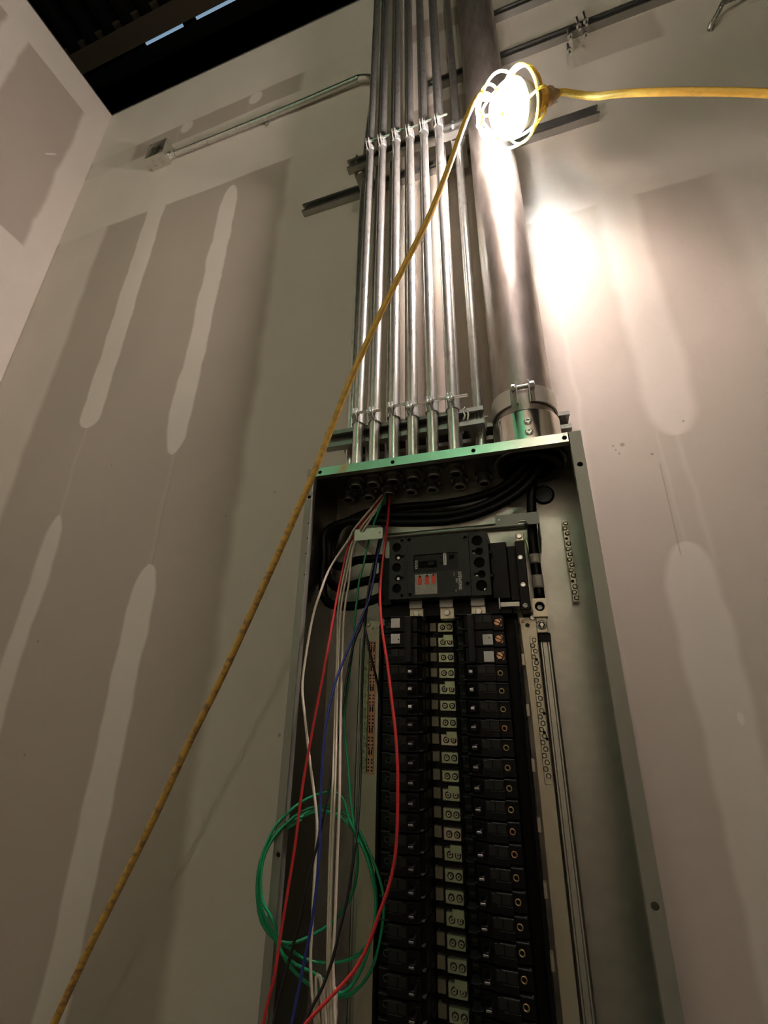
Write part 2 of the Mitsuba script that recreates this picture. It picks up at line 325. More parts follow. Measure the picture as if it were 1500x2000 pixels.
PATHS = {
 'white': [(-0.2735,0.845,0.419),(-0.2863,0.8096,0.3727),(-0.2947,0.7742,0.3322),(-0.3108,0.7506,0.292),(-0.3109,0.735,0.2713),(-0.3409,0.7223,0.2129),(-0.3514,0.7095,0.164),(-0.3626,0.7095,0.1201),(-0.3701,0.7095,0.0529),(-0.3716,0.7095,0.009),(-0.3631,0.7095,-0.0328),(-0.3483,0.7094,-0.0967),(-0.3342,0.7093,-0.1524),(-0.3291,0.7092,-0.1836),(-0.329,0.7091,-0.214),(-0.3285,0.709,-0.2575),(-0.3278,0.7089,-0.2918),(-0.3272,0.7088,-0.3251),(-0.3238,0.7087,-0.3502),(-0.3196,0.7086,-0.3693),(-0.3142,0.7085,-0.39)],
 'w2': [(-0.2711,0.845,0.415),(-0.284,0.8135,0.3648),(-0.2971,0.782,0.3201),(-0.31,0.7677,0.2894),(-0.3191,0.7636,0.2669),(-0.3293,0.7584,0.2019),(-0.334,0.7531,0.1442),(-0.3298,0.7479,0.0809),(-0.3259,0.7426,0.0222),(-0.3208,0.7339,-0.0414),(-0.3141,0.7216,-0.0893),(-0.3104,0.7144,-0.1222),(-0.3093,0.713,-0.1671),(-0.3078,0.7116,-0.2154),(-0.3056,0.7102,-0.2608),(-0.3035,0.7088,-0.3035),(-0.3,0.7074,-0.3434),(-0.295,0.706,-0.3855)],
 'w3': [(-0.2699,0.845,0.416),(-0.2796,0.8135,0.3701),(-0.2898,0.782,0.3303),(-0.3019,0.7677,0.3014),(-0.3147,0.7635,0.2645),(-0.3238,0.7579,0.1995),(-0.3284,0.7522,0.142),(-0.3256,0.7465,0.0679),(-0.3223,0.7408,0.0221),(-0.3162,0.7316,-0.0411),(-0.309,0.7189,-0.0956),(-0.3045,0.7114,-0.1409),(-0.304,0.71,-0.1907),(-0.3026,0.7086,-0.2373),(-0.3005,0.7072,-0.2811),(-0.2982,0.7058,-0.3172),(-0.2938,0.7044,-0.3511),(-0.2896,0.703,-0.3832)],
 'w4': [(-0.2688,0.845,0.4171),(-0.2762,0.8135,0.3697),(-0.2854,0.782,0.3277),(-0.2984,0.7677,0.2936),(-0.3153,0.7634,0.2573),(-0.317,0.7571,0.1941),(-0.3206,0.7508,0.1387),(-0.318,0.7445,0.0677),(-0.3144,0.7382,0.0181),(-0.3086,0.7286,-0.043),(-0.3008,0.7159,-0.0983),(-0.296,0.7084,-0.1398),(-0.2948,0.707,-0.1892),(-0.2937,0.7056,-0.2355),(-0.2926,0.7042,-0.2791),(-0.2923,0.7028,-0.3203),(-0.2884,0.7014,-0.3489),(-0.2843,0.7,-0.3808)],
 'red1': [(-0.2723,0.845,0.4163),(-0.2854,0.8138,0.3708),(-0.2966,0.7825,0.3313),(-0.3057,0.7638,0.3004),(-0.3132,0.7533,0.2745),(-0.316,0.7418,0.2558),(-0.3237,0.7255,0.1715),(-0.328,0.7092,0.0828),(-0.336,0.7051,0.0101),(-0.3451,0.7041,-0.0532),(-0.3543,0.703,-0.1273),(-0.3593,0.7019,-0.2061),(-0.3642,0.7009,-0.2535),(-0.3697,0.6999,-0.305),(-0.3735,0.6992,-0.3473),(-0.3811,0.6986,-0.3798),(-0.3845,0.698,-0.4019)],
 'red2': [(-0.2676,0.845,0.4157),(-0.2574,0.8106,0.3663),(-0.2482,0.7762,0.3237),(-0.2427,0.7478,0.2754),(-0.2448,0.7386,0.2296),(-0.2457,0.7294,0.1827),(-0.2434,0.7203,0.1539),(-0.2386,0.7116,0.1248),(-0.2342,0.7079,0.097),(-0.2226,0.7042,0.038),(-0.2152,0.7005,-0.0052),(-0.2076,0.6968,-0.0504),(-0.2035,0.6944,-0.0937),(-0.2028,0.6933,-0.1306),(-0.2034,0.6922,-0.1728),(-0.2066,0.691,-0.2054),(-0.215,0.6899,-0.2351),(-0.2246,0.6888,-0.2574),(-0.2365,0.6877,-0.2865),(-0.2496,0.6865,-0.3101),(-0.2634,0.6854,-0.3262),(-0.2889,0.6843,-0.3501),(-0.3142,0.6831,-0.3734),(-0.3261,0.682,-0.3886)],
 'blue': [(-0.2664,0.845,0.4144),(-0.2607,0.8077,0.3483),(-0.2592,0.7704,0.2805),(-0.2629,0.7558,0.23),(-0.2663,0.7499,0.1914),(-0.2728,0.7441,0.1528),(-0.2801,0.7377,0.1297),(-0.2934,0.7301,0.0895),(-0.3084,0.7226,0.0454),(-0.316,0.715,0.0151),(-0.322,0.7074,-0.0308),(-0.3242,0.7032,-0.07),(-0.324,0.7018,-0.1252),(-0.3214,0.7004,-0.1656),(-0.3188,0.699,-0.2104),(-0.3202,0.6976,-0.253),(-0.3238,0.6962,-0.2911),(-0.3292,0.6948,-0.3225),(-0.3353,0.6934,-0.3578),(-0.3412,0.692,-0.3915)],
 'green': [(-0.2711,0.845,0.415),(-0.2708,0.8138,0.3773),(-0.2708,0.7825,0.3406),(-0.2764,0.7675,0.3031),(-0.2825,0.7633,0.274),(-0.29,0.76,0.2272),(-0.2979,0.76,0.1946),(-0.3007,0.76,0.1644),(-0.3032,0.76,0.1314),(-0.3049,0.76,0.0818),(-0.31,0.7584,0.0228),(-0.3129,0.7545,-0.0328),(-0.3073,0.7506,-0.073),(-0.2997,0.7467,-0.1053),(-0.2926,0.7428,-0.1467),(-0.2828,0.7389,-0.1828),(-0.2741,0.735,-0.1998)],
 'blkA': [(-0.2676,0.845,0.4145),(-0.258,0.7931,0.3312),(-0.264,0.7736,0.2613),(-0.2743,0.7713,0.2114),(-0.2819,0.7685,0.1634),(-0.2871,0.7648,0.1244),(-0.2799,0.7611,0.0927),(-0.2706,0.7678,0.0506),(-0.2622,0.7789,0.0075),(-0.2611,0.79,-0.0481)],
 'blkB': [(-0.2687,0.845,0.4147),(-0.2673,0.8117,0.3393),(-0.2698,0.7783,0.2633),(-0.2772,0.7635,0.2),(-0.2844,0.761,0.1436),(-0.2929,0.7585,0.1076),(-0.3032,0.756,0.0796),(-0.3096,0.7469,0.016),(-0.3108,0.7335,-0.041),(-0.3135,0.7201,-0.1008),(-0.319,0.7109,-0.1548),(-0.3272,0.7083,-0.2016),(-0.3375,0.7056,-0.2433),(-0.3439,0.703,-0.2853),(-0.3552,0.7003,-0.3321),(-0.3654,0.6977,-0.3743),(-0.3683,0.695,-0.3976)],
 'blkC': [(-0.2687,0.845,0.4147),(-0.2696,0.8126,0.3286),(-0.273,0.7801,0.2436),(-0.2815,0.7712,0.1828),(-0.2862,0.7701,0.127),(-0.2888,0.7691,0.0482),(-0.2876,0.768,-0.0479),(-0.2799,0.7503,-0.1185),(-0.2745,0.7327,-0.1681),(-0.2706,0.715,-0.1918),(-0.2766,0.7083,-0.2512),(-0.2857,0.7036,-0.2912),(-0.2916,0.7007,-0.3168),(-0.3026,0.6978,-0.3457),(-0.3139,0.6949,-0.3646),(-0.3248,0.692,-0.384)],
 'f1': [(0.0279,0.79,0.4443),(0.0197,0.79,0.4091),(-0.0263,0.8033,0.3734),(-0.0821,0.82,0.3639),(-0.1556,0.8306,0.3626),(-0.2427,0.8319,0.3652),(-0.3173,0.8333,0.3612),(-0.3759,0.8347,0.3359),(-0.4012,0.83,0.2959),(-0.3958,0.8238,0.2598),(-0.3601,0.8108,0.2396),(-0.3127,0.7879,0.2436),(-0.2545,0.765,0.2359)],
 'f2': [(0.0421,0.8,0.4476),(0.0336,0.8,0.4122),(-0.0029,0.8017,0.3716),(-0.0622,0.8038,0.3406),(-0.1316,0.8061,0.328),(-0.2252,0.8089,0.336),(-0.3259,0.8117,0.3432),(-0.3957,0.8144,0.319),(-0.4127,0.8133,0.2692),(-0.399,0.8112,0.2241),(-0.3594,0.8025,0.1938),(-0.3091,0.7838,0.1969),(-0.2539,0.765,0.2009)],
 'f3': [(0.0557,0.8,0.4453),(0.0467,0.7917,0.4059),(0.0099,0.7883,0.3565),(-0.0523,0.7862,0.3219),(-0.1288,0.7856,0.3062),(-0.2294,0.7869,0.3129),(-0.3274,0.7883,0.3278),(-0.3953,0.7897,0.3104),(-0.4178,0.79,0.2573),(-0.4075,0.79,0.2039),(-0.3716,0.7858,0.163),(-0.3142,0.7754,0.152),(-0.2532,0.765,0.1651)],
 'f4': [(0.0478,0.82,0.458),(0.0357,0.8105,0.4063),(0.0231,0.801,0.3553),(0.0188,0.7994,0.3141),(0.0156,0.7988,0.2747),(0.0146,0.7982,0.2318),(0.0152,0.7976,0.1905),(0.0153,0.797,0.1536)],
 'g0': [(-0.3669,0.7349,-0.1795),(-0.3837,0.7235,-0.1883),(-0.4023,0.7132,-0.2005),(-0.4139,0.7083,-0.2207),(-0.4167,0.7062,-0.2448),(-0.4117,0.7065,-0.2738),(-0.3978,0.7101,-0.3017),(-0.386,0.7138,-0.3167),(-0.3731,0.7204,-0.3228),(-0.3516,0.7349,-0.3389),(-0.3322,0.744,-0.3444),(-0.3101,0.7461,-0.343),(-0.2903,0.7481,-0.3379),(-0.2744,0.7497,-0.3302),(-0.2605,0.7511,-0.3159),(-0.2522,0.752,-0.2903),(-0.2511,0.7522,-0.2617),(-0.2594,0.7515,-0.2299),(-0.2717,0.7504,-0.2064),(-0.2883,0.749,-0.1854),(-0.309,0.7472,-0.1722),(-0.3381,0.7447,-0.1666),(-0.358,0.7412,-0.1683),(-0.3736,0.7308,-0.1775)],
 'g1': [(-0.3718,0.7273,-0.1767),(-0.3866,0.7169,-0.1871),(-0.4049,0.7079,-0.2058),(-0.4143,0.7036,-0.2272),(-0.4153,0.7021,-0.2509),(-0.4108,0.7024,-0.2767),(-0.403,0.7042,-0.2961),(-0.3897,0.7085,-0.3097),(-0.3759,0.7138,-0.3173),(-0.3616,0.7242,-0.3202),(-0.3489,0.7335,-0.3175),(-0.3368,0.7401,-0.3126),(-0.3187,0.7419,-0.3025),(-0.3009,0.7437,-0.2866),(-0.2852,0.7453,-0.2636),(-0.2788,0.746,-0.2365),(-0.28,0.746,-0.2092),(-0.2868,0.7455,-0.1877),(-0.3033,0.744,-0.176),(-0.324,0.7422,-0.1695),(-0.3447,0.7405,-0.1672),(-0.364,0.7325,-0.1738)],
 'g2': [(-0.3622,0.729,-0.173),(-0.3823,0.7155,-0.18),(-0.4001,0.7056,-0.1985),(-0.411,0.7007,-0.2231),(-0.4128,0.6989,-0.2468),(-0.4066,0.6998,-0.2725),(-0.3904,0.7044,-0.3001),(-0.3768,0.7086,-0.3176),(-0.368,0.7134,-0.3329),(-0.3583,0.7196,-0.3458),(-0.3476,0.7269,-0.3564),(-0.3371,0.7342,-0.3656),(-0.3231,0.7373,-0.3706),(-0.3032,0.7393,-0.3734),(-0.2857,0.7411,-0.3707),(-0.2671,0.743,-0.3585),(-0.2504,0.7448,-0.3347),(-0.2406,0.7459,-0.3004),(-0.2376,0.7462,-0.2654),(-0.2475,0.7454,-0.2345),(-0.2633,0.7439,-0.2071),(-0.2797,0.7425,-0.1833),(-0.3024,0.7405,-0.1655),(-0.3354,0.7377,-0.1596),(-0.3582,0.7321,-0.1633),(-0.3736,0.7217,-0.1724)],
 'g3': [(-0.3717,0.7182,-0.1716),(-0.3902,0.7051,-0.1897),(-0.4045,0.699,-0.2159),(-0.4069,0.6969,-0.2426),(-0.4015,0.6975,-0.2697),(-0.3905,0.7009,-0.2836),(-0.3803,0.7039,-0.2986),(-0.3767,0.7045,-0.3147),(-0.3694,0.7078,-0.3269),(-0.3514,0.7203,-0.3411),(-0.3264,0.7335,-0.3532),(-0.3004,0.736,-0.3658),(-0.2898,0.737,-0.3665),(-0.2746,0.7386,-0.3539),(-0.2599,0.7403,-0.3277),(-0.2503,0.7413,-0.2932),(-0.2494,0.7415,-0.2582),(-0.2637,0.7403,-0.2154),(-0.2927,0.7378,-0.1706),(-0.2998,0.7372,-0.1499),(-0.3125,0.7361,-0.1406),(-0.3269,0.7349,-0.1398),(-0.3473,0.7331,-0.1451),(-0.3655,0.7234,-0.154),(-0.3802,0.713,-0.1664),(-0.3932,0.7045,-0.1803),(-0.403,0.7002,-0.2007),(-0.4093,0.6971,-0.222),(-0.4108,0.6955,-0.2426)],
 'l0': [(-0.3101,0.712,-0.391),(-0.3163,0.712,-0.3678),(-0.3188,0.712,-0.3457),(-0.3138,0.712,-0.3435),(-0.3063,0.712,-0.3662),(-0.3017,0.712,-0.3895)],
 'l1': [(-0.3042,0.718,-0.3928),(-0.3078,0.718,-0.3641),(-0.3066,0.718,-0.3499),(-0.3022,0.718,-0.3508),(-0.2988,0.718,-0.3677),(-0.2979,0.718,-0.3917)],
 'l2': [(-0.2983,0.724,-0.3946),(-0.3004,0.724,-0.3631),(-0.2971,0.724,-0.3576),(-0.2945,0.724,-0.3647),(-0.2955,0.724,-0.3941)],
 'l3': [(-0.3065,0.73,-0.3989),(-0.3071,0.73,-0.3892),(-0.302,0.73,-0.3795),(-0.297,0.73,-0.3787),(-0.2962,0.73,-0.3898),(-0.2993,0.73,-0.3976)],
 'l4': [(-0.3235,0.736,-0.4046),(-0.328,0.736,-0.3855),(-0.3246,0.736,-0.3722),(-0.3175,0.736,-0.3862),(-0.3162,0.736,-0.4034)],
}
# ------------------------------------------------------------------ the room
WALL = 0.91
XL, XR, YF = -1.93, 2.9, -2.6
TOP, FLOOR, DECK = 2.945, -1.5, 3.92
struct('wall_back', B(XL - .12, XR + .12, WALL, WALL + .14, FLOOR, TOP, 0), 'drywall_back')
struct('wall_left', B(XL - .14, XL, YF - .1, WALL + .14, FLOOR, TOP, 0), 'drywall_left')
struct('wall_right', B(XR, XR + .14, YF - .1, WALL + .14, FLOOR, TOP, 0), 'drywall_plain')
struct('wall_front', B(XL - .12, XR + .12, YF - .14, YF, FLOOR, TOP, 0), 'drywall_added_green')
struct('floor', B(XL - .12, XR + .12, YF - .14, WALL + .14, FLOOR - .1, FLOOR, 0), 'floor_concrete')
# bare metal track capping the two walls
struct('trim_1', ext_x(sg.Polygon([(WALL - .003, TOP - .004), (WALL - .003, TOP + .006), (WALL + .14, TOP + .006), (WALL + .14, TOP)]), XL, XR), 'strut_steel')
struct('trim_2', B(XL - .14, XL + .003, YF, WALL, TOP, TOP + .006, 0), 'strut_steel')
# the open steel deck far above: trapezoid ribs running along y
zz, xs = [], np.arange(-5.0, 5.01, .15)
pp = []
for i, x in enumerate(xs[:-1]):
    pp += [(x, 0.0), (x + .03, -.038), (x + .075, -.038), (x + .105, 0.0)]
pp.append((xs[-1], 0.0)); pp = np.array(pp)
deckp = sg.Polygon(np.vstack([pp, pp[::-1] + [0, .05]]))
dm = ext_y(deckp, -5.0, 5.0); dm.apply_translation([0, 0, DECK + .10])
struct('ceiling', dm, 'ceiling_black')
def ibeam(y, z, h, w, x0, x1):
    t = .009
    p = sg.Polygon([(y - w / 2, z), (y + w / 2, z), (y + w / 2, z + t), (y + t / 2, z + t), (y + t / 2, z + h - t), (y + w / 2, z + h - t), (y + w / 2, z + h), (y - w / 2, z + h), (y - w / 2, z + h - t), (y - t / 2, z + h - t), (y - t / 2, z + t), (y - w / 2, z + t)])
    return ext_x(p, x0, x1)
single('steel_beam', ibeam(.898, 3.85, .17, .10, -4.5, 4.5), 'beam_brown', 'dark brown steel roof beam crossing the black ceiling opening in the corner', 'beam', smooth=False)
# two narrow strips of dusk sky seen between the beam and the next purlin
scene['skylight_bsdf'] = {'type': 'diffuse', 'reflectance': rgb(.2, .2, .2)}
for x0, x1 in ((-1.99, -1.70), (-1.60, -1.30)):
    struct('window_1' if x0 < -1.65 else 'window_2', B(x0, x1, .953, .966, 3.86, 3.868, 0), 'skylight_bsdf')
    k = 'window_1' if x0 < -1.65 else 'window_2'
    scene[k]['emitter'] = {'type': 'area', 'radiance': rgb(SKYLIGHT * .42, SKYLIGHT * .72, SKYLIGHT * 1.0)}
single('roof_purlin', ext_x(sg.Polygon([(.967, 3.862), (1.05, 3.862), (1.05, 3.866), (.971, 3.866), (.971, 4.02), (.967, 4.02)]), -4.5, 4.5), 'ceiling_black', 'black roof purlin behind the pale blue slits of light', 'purlin', smooth=False)

# ------------------------------------------------------------------ the panel box
PL, PR, PF, PB, PT, PBOT = -.3986, .1094, .714, .860, .4172, -.78
t = .0016
enc = thing('panel_enclosure', 'open galvanised electrical panel box without its cover, mounted on the back wall', 'panel box')
part(enc, 'back_panel', B(PL, PR, PB - t, PB, PBOT, PT, 0), 'galvanised', False)
part(enc, 'side_panel', B(PL, PL + t, PF, PB, PBOT, PT, 0), 'shaded_side_steel', False)
part(enc, 'side_panel', B(PR - t, PR, PF, PB, PBOT, PT, 0), 'shaded_side_steel', False)
# top and bottom sheets with the conduit holes
FX = [-.3193, -.2815, -.2382, -.1970, -.1551, -.1122]           # front row of conduits
RX = [-.3595, -.3117, -.2654, -.2168, -.1706, -.1140, -.0645]   # rear row
FY, RY, PIPE = .775, .832, (.026, .800)
top = sg.box(PL, PF, PR, PB)
for x in FX: top = top.difference(disc(x, FY, .0125))
for x in RX: top = top.difference(disc(x, RY, .0125))
top = top.difference(disc(*PIPE, .0535, 12))
part(enc, 'top_panel', ext_z(top, PT - t, PT), 'shaded_side_steel', False)
part(enc, 'bottom_panel', B(PL, PR, PF, PB, PBOT, PBOT + t, 0), 'galvanised', False)
fw, fwl, fh, hr = .0205, .0140, .0178, .0039
fl = rect(PL + .003, PR - fw, PT - fh, PT)
for x in (-.3715, -.2207, -.0696, .0830): fl = fl.difference(disc(x, PT - fh * .55, hr))
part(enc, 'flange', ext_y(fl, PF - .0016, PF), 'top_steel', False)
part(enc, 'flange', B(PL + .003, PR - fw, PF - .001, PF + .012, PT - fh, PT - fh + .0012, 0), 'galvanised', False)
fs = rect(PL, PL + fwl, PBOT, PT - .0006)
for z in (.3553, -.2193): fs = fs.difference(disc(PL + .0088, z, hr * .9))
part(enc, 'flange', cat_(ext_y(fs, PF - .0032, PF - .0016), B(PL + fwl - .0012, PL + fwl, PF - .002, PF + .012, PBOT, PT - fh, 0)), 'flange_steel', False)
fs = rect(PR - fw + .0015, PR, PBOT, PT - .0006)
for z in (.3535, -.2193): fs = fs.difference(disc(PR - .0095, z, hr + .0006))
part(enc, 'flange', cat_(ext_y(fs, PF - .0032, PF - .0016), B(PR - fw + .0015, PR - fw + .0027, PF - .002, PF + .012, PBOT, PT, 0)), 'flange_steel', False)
part(enc, 'flange', B(PL + fw, PR - fw, PF - .0016, PF, PBOT, PBOT + fh, 0), 'galvanised', False)
# knockout plug on the back sheet, its raised ring and centre dimple
part(enc, 'knockout', cat_(lathe([(0, 0), (.0150, 0), (.0158, .001), (.0158, .004), (.0120, .004), (.0112, .0018), (.0022, .0018), (.0022, .003), (0, .003)], (.0462, PB - t, .3690), (0, -1, 0), 28)), 'plug_steel')
part(enc, 'knockout_ring', ring((.0462, PB - t - .0015, .3690), (0, 1, 0), .0178, .0022), 'black_plastic', True)
for a, b in (((-.385, .855), (-.325, .745)), ((-.37, .857), (-.31, .76)), ((-.352, .70 + .02), (-.352, .857))):       # scored knockout lines on the roof sheet
    q = np.array([[a[0], a[1], PT - t - .0004], [b[0], b[1], PT - t - .0004]])
    part(enc, 'score_line', tube(q, .0008, 4, raw=True), 'hole_black', False)
part(enc, 'mounting_ear', B(PR, PR + .006, PB - .03, PB, .388, .398, .001), 'zinc')
for z in (.13, -.3):
    part(enc, 'mounting_ear', B(PL - .004, PL, PB - .02, PB, z, z + .01, .001), 'zinc')
for z in (.30, -.35): part(enc, 'mounting_strut', cat_(B(PL + .02, PR - .02, PB, PB + .003, z - .02, z + .02, 0), B(PL + .02, PR - .02, PB, WALL, z - .0206, z - .018, 0), B(PL + .02, PR - .02, PB, WALL, z + .018, z + .0206, 0)), 'strut_steel', False)
# nibs on the edge of the left flange
for z in (.30, .27, .24, .20): part(enc, 'rivet', screw_head((PL + .0125, PF - .0032, z), .0012, .0008), 'hole_black')

# ------------------------------------------------------------------ interior chassis
CX = -.1446
ch = thing('panel_chassis', 'galvanised backing pan and black base that carry the breakers inside the panel box', 'chassis')
pan = sg.Polygon([(-.272, .12), (.012, .12), (.012, .335), (-.03, .341), (-.06, .339), (-.255, .335), (-.272, .32)])
part(ch, 'pan', ext_y(pan, .832, .834), 'galvanised', False)
part(ch, 'pan_fold', tube([(-.27, .826, .300), (-.16, .8255, .300), (-.06, .826, .300), (.008, .826, .300)], .0065, 12), 'galvanised', True)
part(ch, 'base', B(-.262, -.024, .815, .830, -.76, .135, .001), 'black_plastic')
part(ch, 'side_barrier', B(-.0285, -.0235, .770, .830, -.76, .118, .0008), 'black_plastic')
part(ch, 'side_barrier', B(-.2655, -.2605, .785, .830, -.76, .118, .0008), 'black_plastic')
for x0, x1 in ((.0060, .0255), (-.314, -.298)):
    s = 1 if x0 > 0 else -1
    prof = sg.Polygon([(x0, .834), (x0, .815), (x0 + .003, .812), (x0 + .005, .812), (x0 + .0065, .8145), (x1 - .0065, .8145), (x1 - .005, .812), (x1 - .003, .812), (x1, .815), (x1, .834)])
    part(ch, 'rail', ext_z(prof, -.76, .098), 'galvanised', 20)
part(ch, 'rail_cap', B(.0055, .0255, .806, .834, .086, .1, .001), 'black_plastic')
for z in np.arange(.06, -.5, -.075):
    part(ch, 'spacer', B(-.0235, -.0185, .79, .80, z - .012, z + .006, .0005), 'tinned')
# black moulding right of the main breaker, with its screws
part(ch, 'moulding', cat_(B(-.058, -.030, .758, .83, .150, .247, .001), B(-.030, -.014, .772, .83, .148, .243, .001)), 'black_plastic')
part(ch, 'barrier_strip', B(-.0155, -.0005, .748, .83, .1285, .243, .001), 'black_plastic')
for z in (.2142, .1688, .1350):
    part(ch, 'screw', screw_head((-.0085, .748, z), .0046, .0025), 'zinc' if z > .14 else 'strut_steel')
part(ch, 'terminal_block', B(-.0130, .0005, .748, .80, .243, .2585, .0012), 'tinned')
part(ch, 'screw', screw_head((-.0068, .748, .2515), .0052, .003), 'zinc')
part(ch, 'bent_tab', cat_(B(-.049, -.017, .765, .800, .1375, .1455, .0006), B(-.0495, -.0475, .752, .80, .132, .150, .0004)), 'galvanised')
part(ch, 'ground_rod', tube([(.0040, .80, .262), (.0075, .80, .232), (.0095, .798, .20), (.0110, .795, .150)], .0036, 10), 'tinned_green', True)
part(ch, 'lug_cover', B(-.262, -.236, .765, .83, .148, .236, .001), 'black_plastic')
part(ch, 'lower_barrier', B(-.258, -.030, .775, .825, .128, .150, .001), 'black_plastic')

# ------------------------------------------------------------------ main breaker
mb = thing('main_breaker', 'large dark gray main circuit breaker lying on its side at the top of the panel', 'circuit breaker')
MX0, MX1, MZ0, MZ1, MY = -.2330, -.0588, .1530, .2618, .738
part(mb, 'body', B(MX0, MX1, MY + .006, .826, MZ0, MZ1, .0012), 'main_gray')
XA, XB = -.2000, -.0905
mx = lambda px: MX0 + (px - 135) / (1385 - 135) * (MX1 - MX0)          # px: hundredths of the breaker's own length
def face(poly, y, h=.006): return ext_y(poly, y, y + h)
colL = rect(MX0, XA, MZ0, MZ1, .0015); colR = rect(XB, MX1, MZ0, MZ1, .0015); mid = rect(XA + .0006, XB - .0006, MZ0, MZ1, .0015)
bigL = [(-.2195, .2465), (-.2195, .2092), (-.2190, .1715)]; smL = [(-.2170, .2275), (-.2168, .1895)]
bigR = [(-.0765, .2468), (-.0750, .2080), (-.0740, .1690)]; smR = [(-.0740, .2275), (-.0725, .1880)]
for x, z in bigL: colL = colL.difference(disc(x, z, .0082, 8))
for x, z in smL: colL = colL.difference(disc(x, z, .0058, 8)).difference(rect(x + .002, x + .012, z - .002, z + .003))
for x, z in bigR: colR = colR.difference(disc(x, z, .0092, 8))
for x, z in smR: colR = colR.difference(disc(x, z, .0066, 8)).difference(rect(x - .012, x - .002, z - .003, z + .003))
for x, z in ((-.2095, .2585), (-.2095, .1585)): colL = colL.difference(disc(x, z, .0030))
hx0, hx1, hz0, hz1 = -.1880, -.1100, .1970, .2290
mid = mid.difference(rect(hx0, hx1, hz0, hz1, .003))
for x, z in ((-.1955, .2580), (-.1945, .1590), (-.0960, .2530), (-.0960, .1730)): mid = mid.difference(disc(x, z, .0033))
part(mb, 'terminal_cover', face(colL, MY), 'main_gray', False)
part(mb, 'terminal_cover', face(colR, MY), 'main_gray', False)
part(mb, 'front_cover', face(mid, MY - .0015, .0078), 'main_gray', False)
for L, r in ((bigL, .0086), (smL, .006), (bigR, .0096), (smR, .0068)):
    for x, z in L: part(mb, 'recess', C((x, MY + .0055, z), (x, MY + .0065, z), r, 18), 'hole_black', label='dark round opening over a terminal')
for x, z in smL + [(-.0835, .2245), (-.0805, .1855), (-.0685, .1625)]:
    part(mb, 'terminal_screw', screw_head((x, MY + .0055, z), .0036 if x < -.1 else .0024, .003), 'zinc')
hp = part(mb, 'handle_plate', face(rect(hx0 + .0006, hx1 - .0006, hz0 + .0006, hz1 - .0006, .0025), MY + .0012, .004), 'main_dark', False)
part(hp, 'handle_slot', face(rect(-.1790, -.1475, .2055, .2175), MY + .0006, .001), 'hole_black', False)
part(hp, 'handle', B(-.1620, -.1500, MY - .004, MY + .002, .2070, .2160, .0012), 'black_plastic')
part(hp, 'button', B(-.1255, -.1170, MY - .0002, MY + .002, .2180, .2255, .0005), 'hole_black')
for z in (.2215, .2120): part(hp, 'button', C((-.1400, MY + .0014, z), (-.1400, MY + .0004, z), .0014, 10), 'hole_black')
npl = part(mb, 'nameplate', B(-.1356, -.1304, MY + .0004, MY + .0014, .2080, .2295, 0), 'white_print', False, label='small white printed strip')
part(npl, 'lettering', lettering('194 60A01', .0024, -.1343, MY + .0004, .2275, bold=False), 'hole_black', False)
part(mb, 'rating_lettering', lettering('200A', .0046, -.1862, MY + .0012, .2203), 'sticker_white', False, label='pale rating 200A')
wl = part(mb, 'warning_label', B(-.1857, -.1475, MY - .0018, MY - .0012, .1588, .1935, 0), 'label_print', False, label='pale label with rows of small print')
for x, z in ((-.1770, .1835), (-.1645, .1840), (-.1530, .1850)):
    part(wl, 'red_sticker', cat_(face(rect(x - .0034, x + .0034, z - .0085, z + .0055, .0012), MY - .0022, .0006)), 'sticker_red', False, label='small red upright sticker')
    part(wl, 'sticker_dot', C((x, MY - .0020, z + .0062), (x, MY - .0024, z + .0062), .0016, 8), 'hole_black', False)
part(mb, 'dark_label', B(-.1465, -.1160, MY - .0018, MY - .0012, .1600, .1950, 0), 'breaker_label', False)
part(mb, 'lettering', lettering('SIEMENS', .0050, -.1107, MY - .0014, .1945), 'sticker_white', False, label='pale maker name reading downwards')
part(mb, 'model_lettering', lettering('QR2', .0026, -.1150, MY - .0017, .1830), 'sticker_white', False)
for x, z, w in ((-.1185, .1930, .006), (-.1165, .1640, .004)):
    part(mb, 'print_line', B(x, x + .0012, MY - .0018, MY - .0012, z - w, z, 0), 'sticker_white', False)
for x in (-.2360, -.0575):
    for z in ((.2255, .1890) if x < -.1 else (.2260, .1860)):
        part(mb, 'clip', B(x - .0025, x + .004, MY + .004, MY + .014, z - .003, z + .003, .0008), 'black_plastic')
part(mb, 'side_label', B(-.2080, -.2005, MY - .0004, MY + .0002, .1905, .2190, 0), 'breaker_label', False)
# straps down to the bus
for x in (-.1915, -.1378, -.0846):
    part(mb, 'strap', B(x - .0118, x + .0118, .762, .768, .1400, .1545, .0006), 'strut_steel')
    part(mb, 'connector_pad', B(x - .0120, x + .0120, .768, .790, .1215, .1420, .0006), 'tinned')
    part(mb, 'bolt', hexbolt((x + .0005, .768, .1320), .0058, .0045), 'zinc')

# ------------------------------------------------------------------ bus bars with one pad and two screws a row
PITCH, ROW0, ROWS = .0254, .1100, 22
rowz = [ROW0 + .0022 - PITCH * k for k in range(ROWS)]
bus = thing('bus_assembly', 'central bus stack of pale metal pads with paired screws between the two breaker columns', 'bus bars')
part(bus, 'spine', B(-.172, -.136, .806, .822, -.76, .125, .0005), 'black_plastic')
pad_a = [shape(B(-.1612, -.1346, .800, .812, -.0080, .0080, .0006), m) for m in ('tinned', 'tinned_green')]
pad_b = shape(B(-.1762, -.1645, .8015, .812, -.0075, .0075, .0006), 'dull_brass')
pad_c = shape(B(-.1520, -.1346, .7985, .801, .002, .0125, .0005), 'tinned_green')
scr = shape(screw_head((0, 0, 0), .0036, .003), 'tinned')
scr_ring = shape(ring((0, -.0006, 0), (0, 1, 0), .0042, .0006, 14, 5), 'main_dark', True)
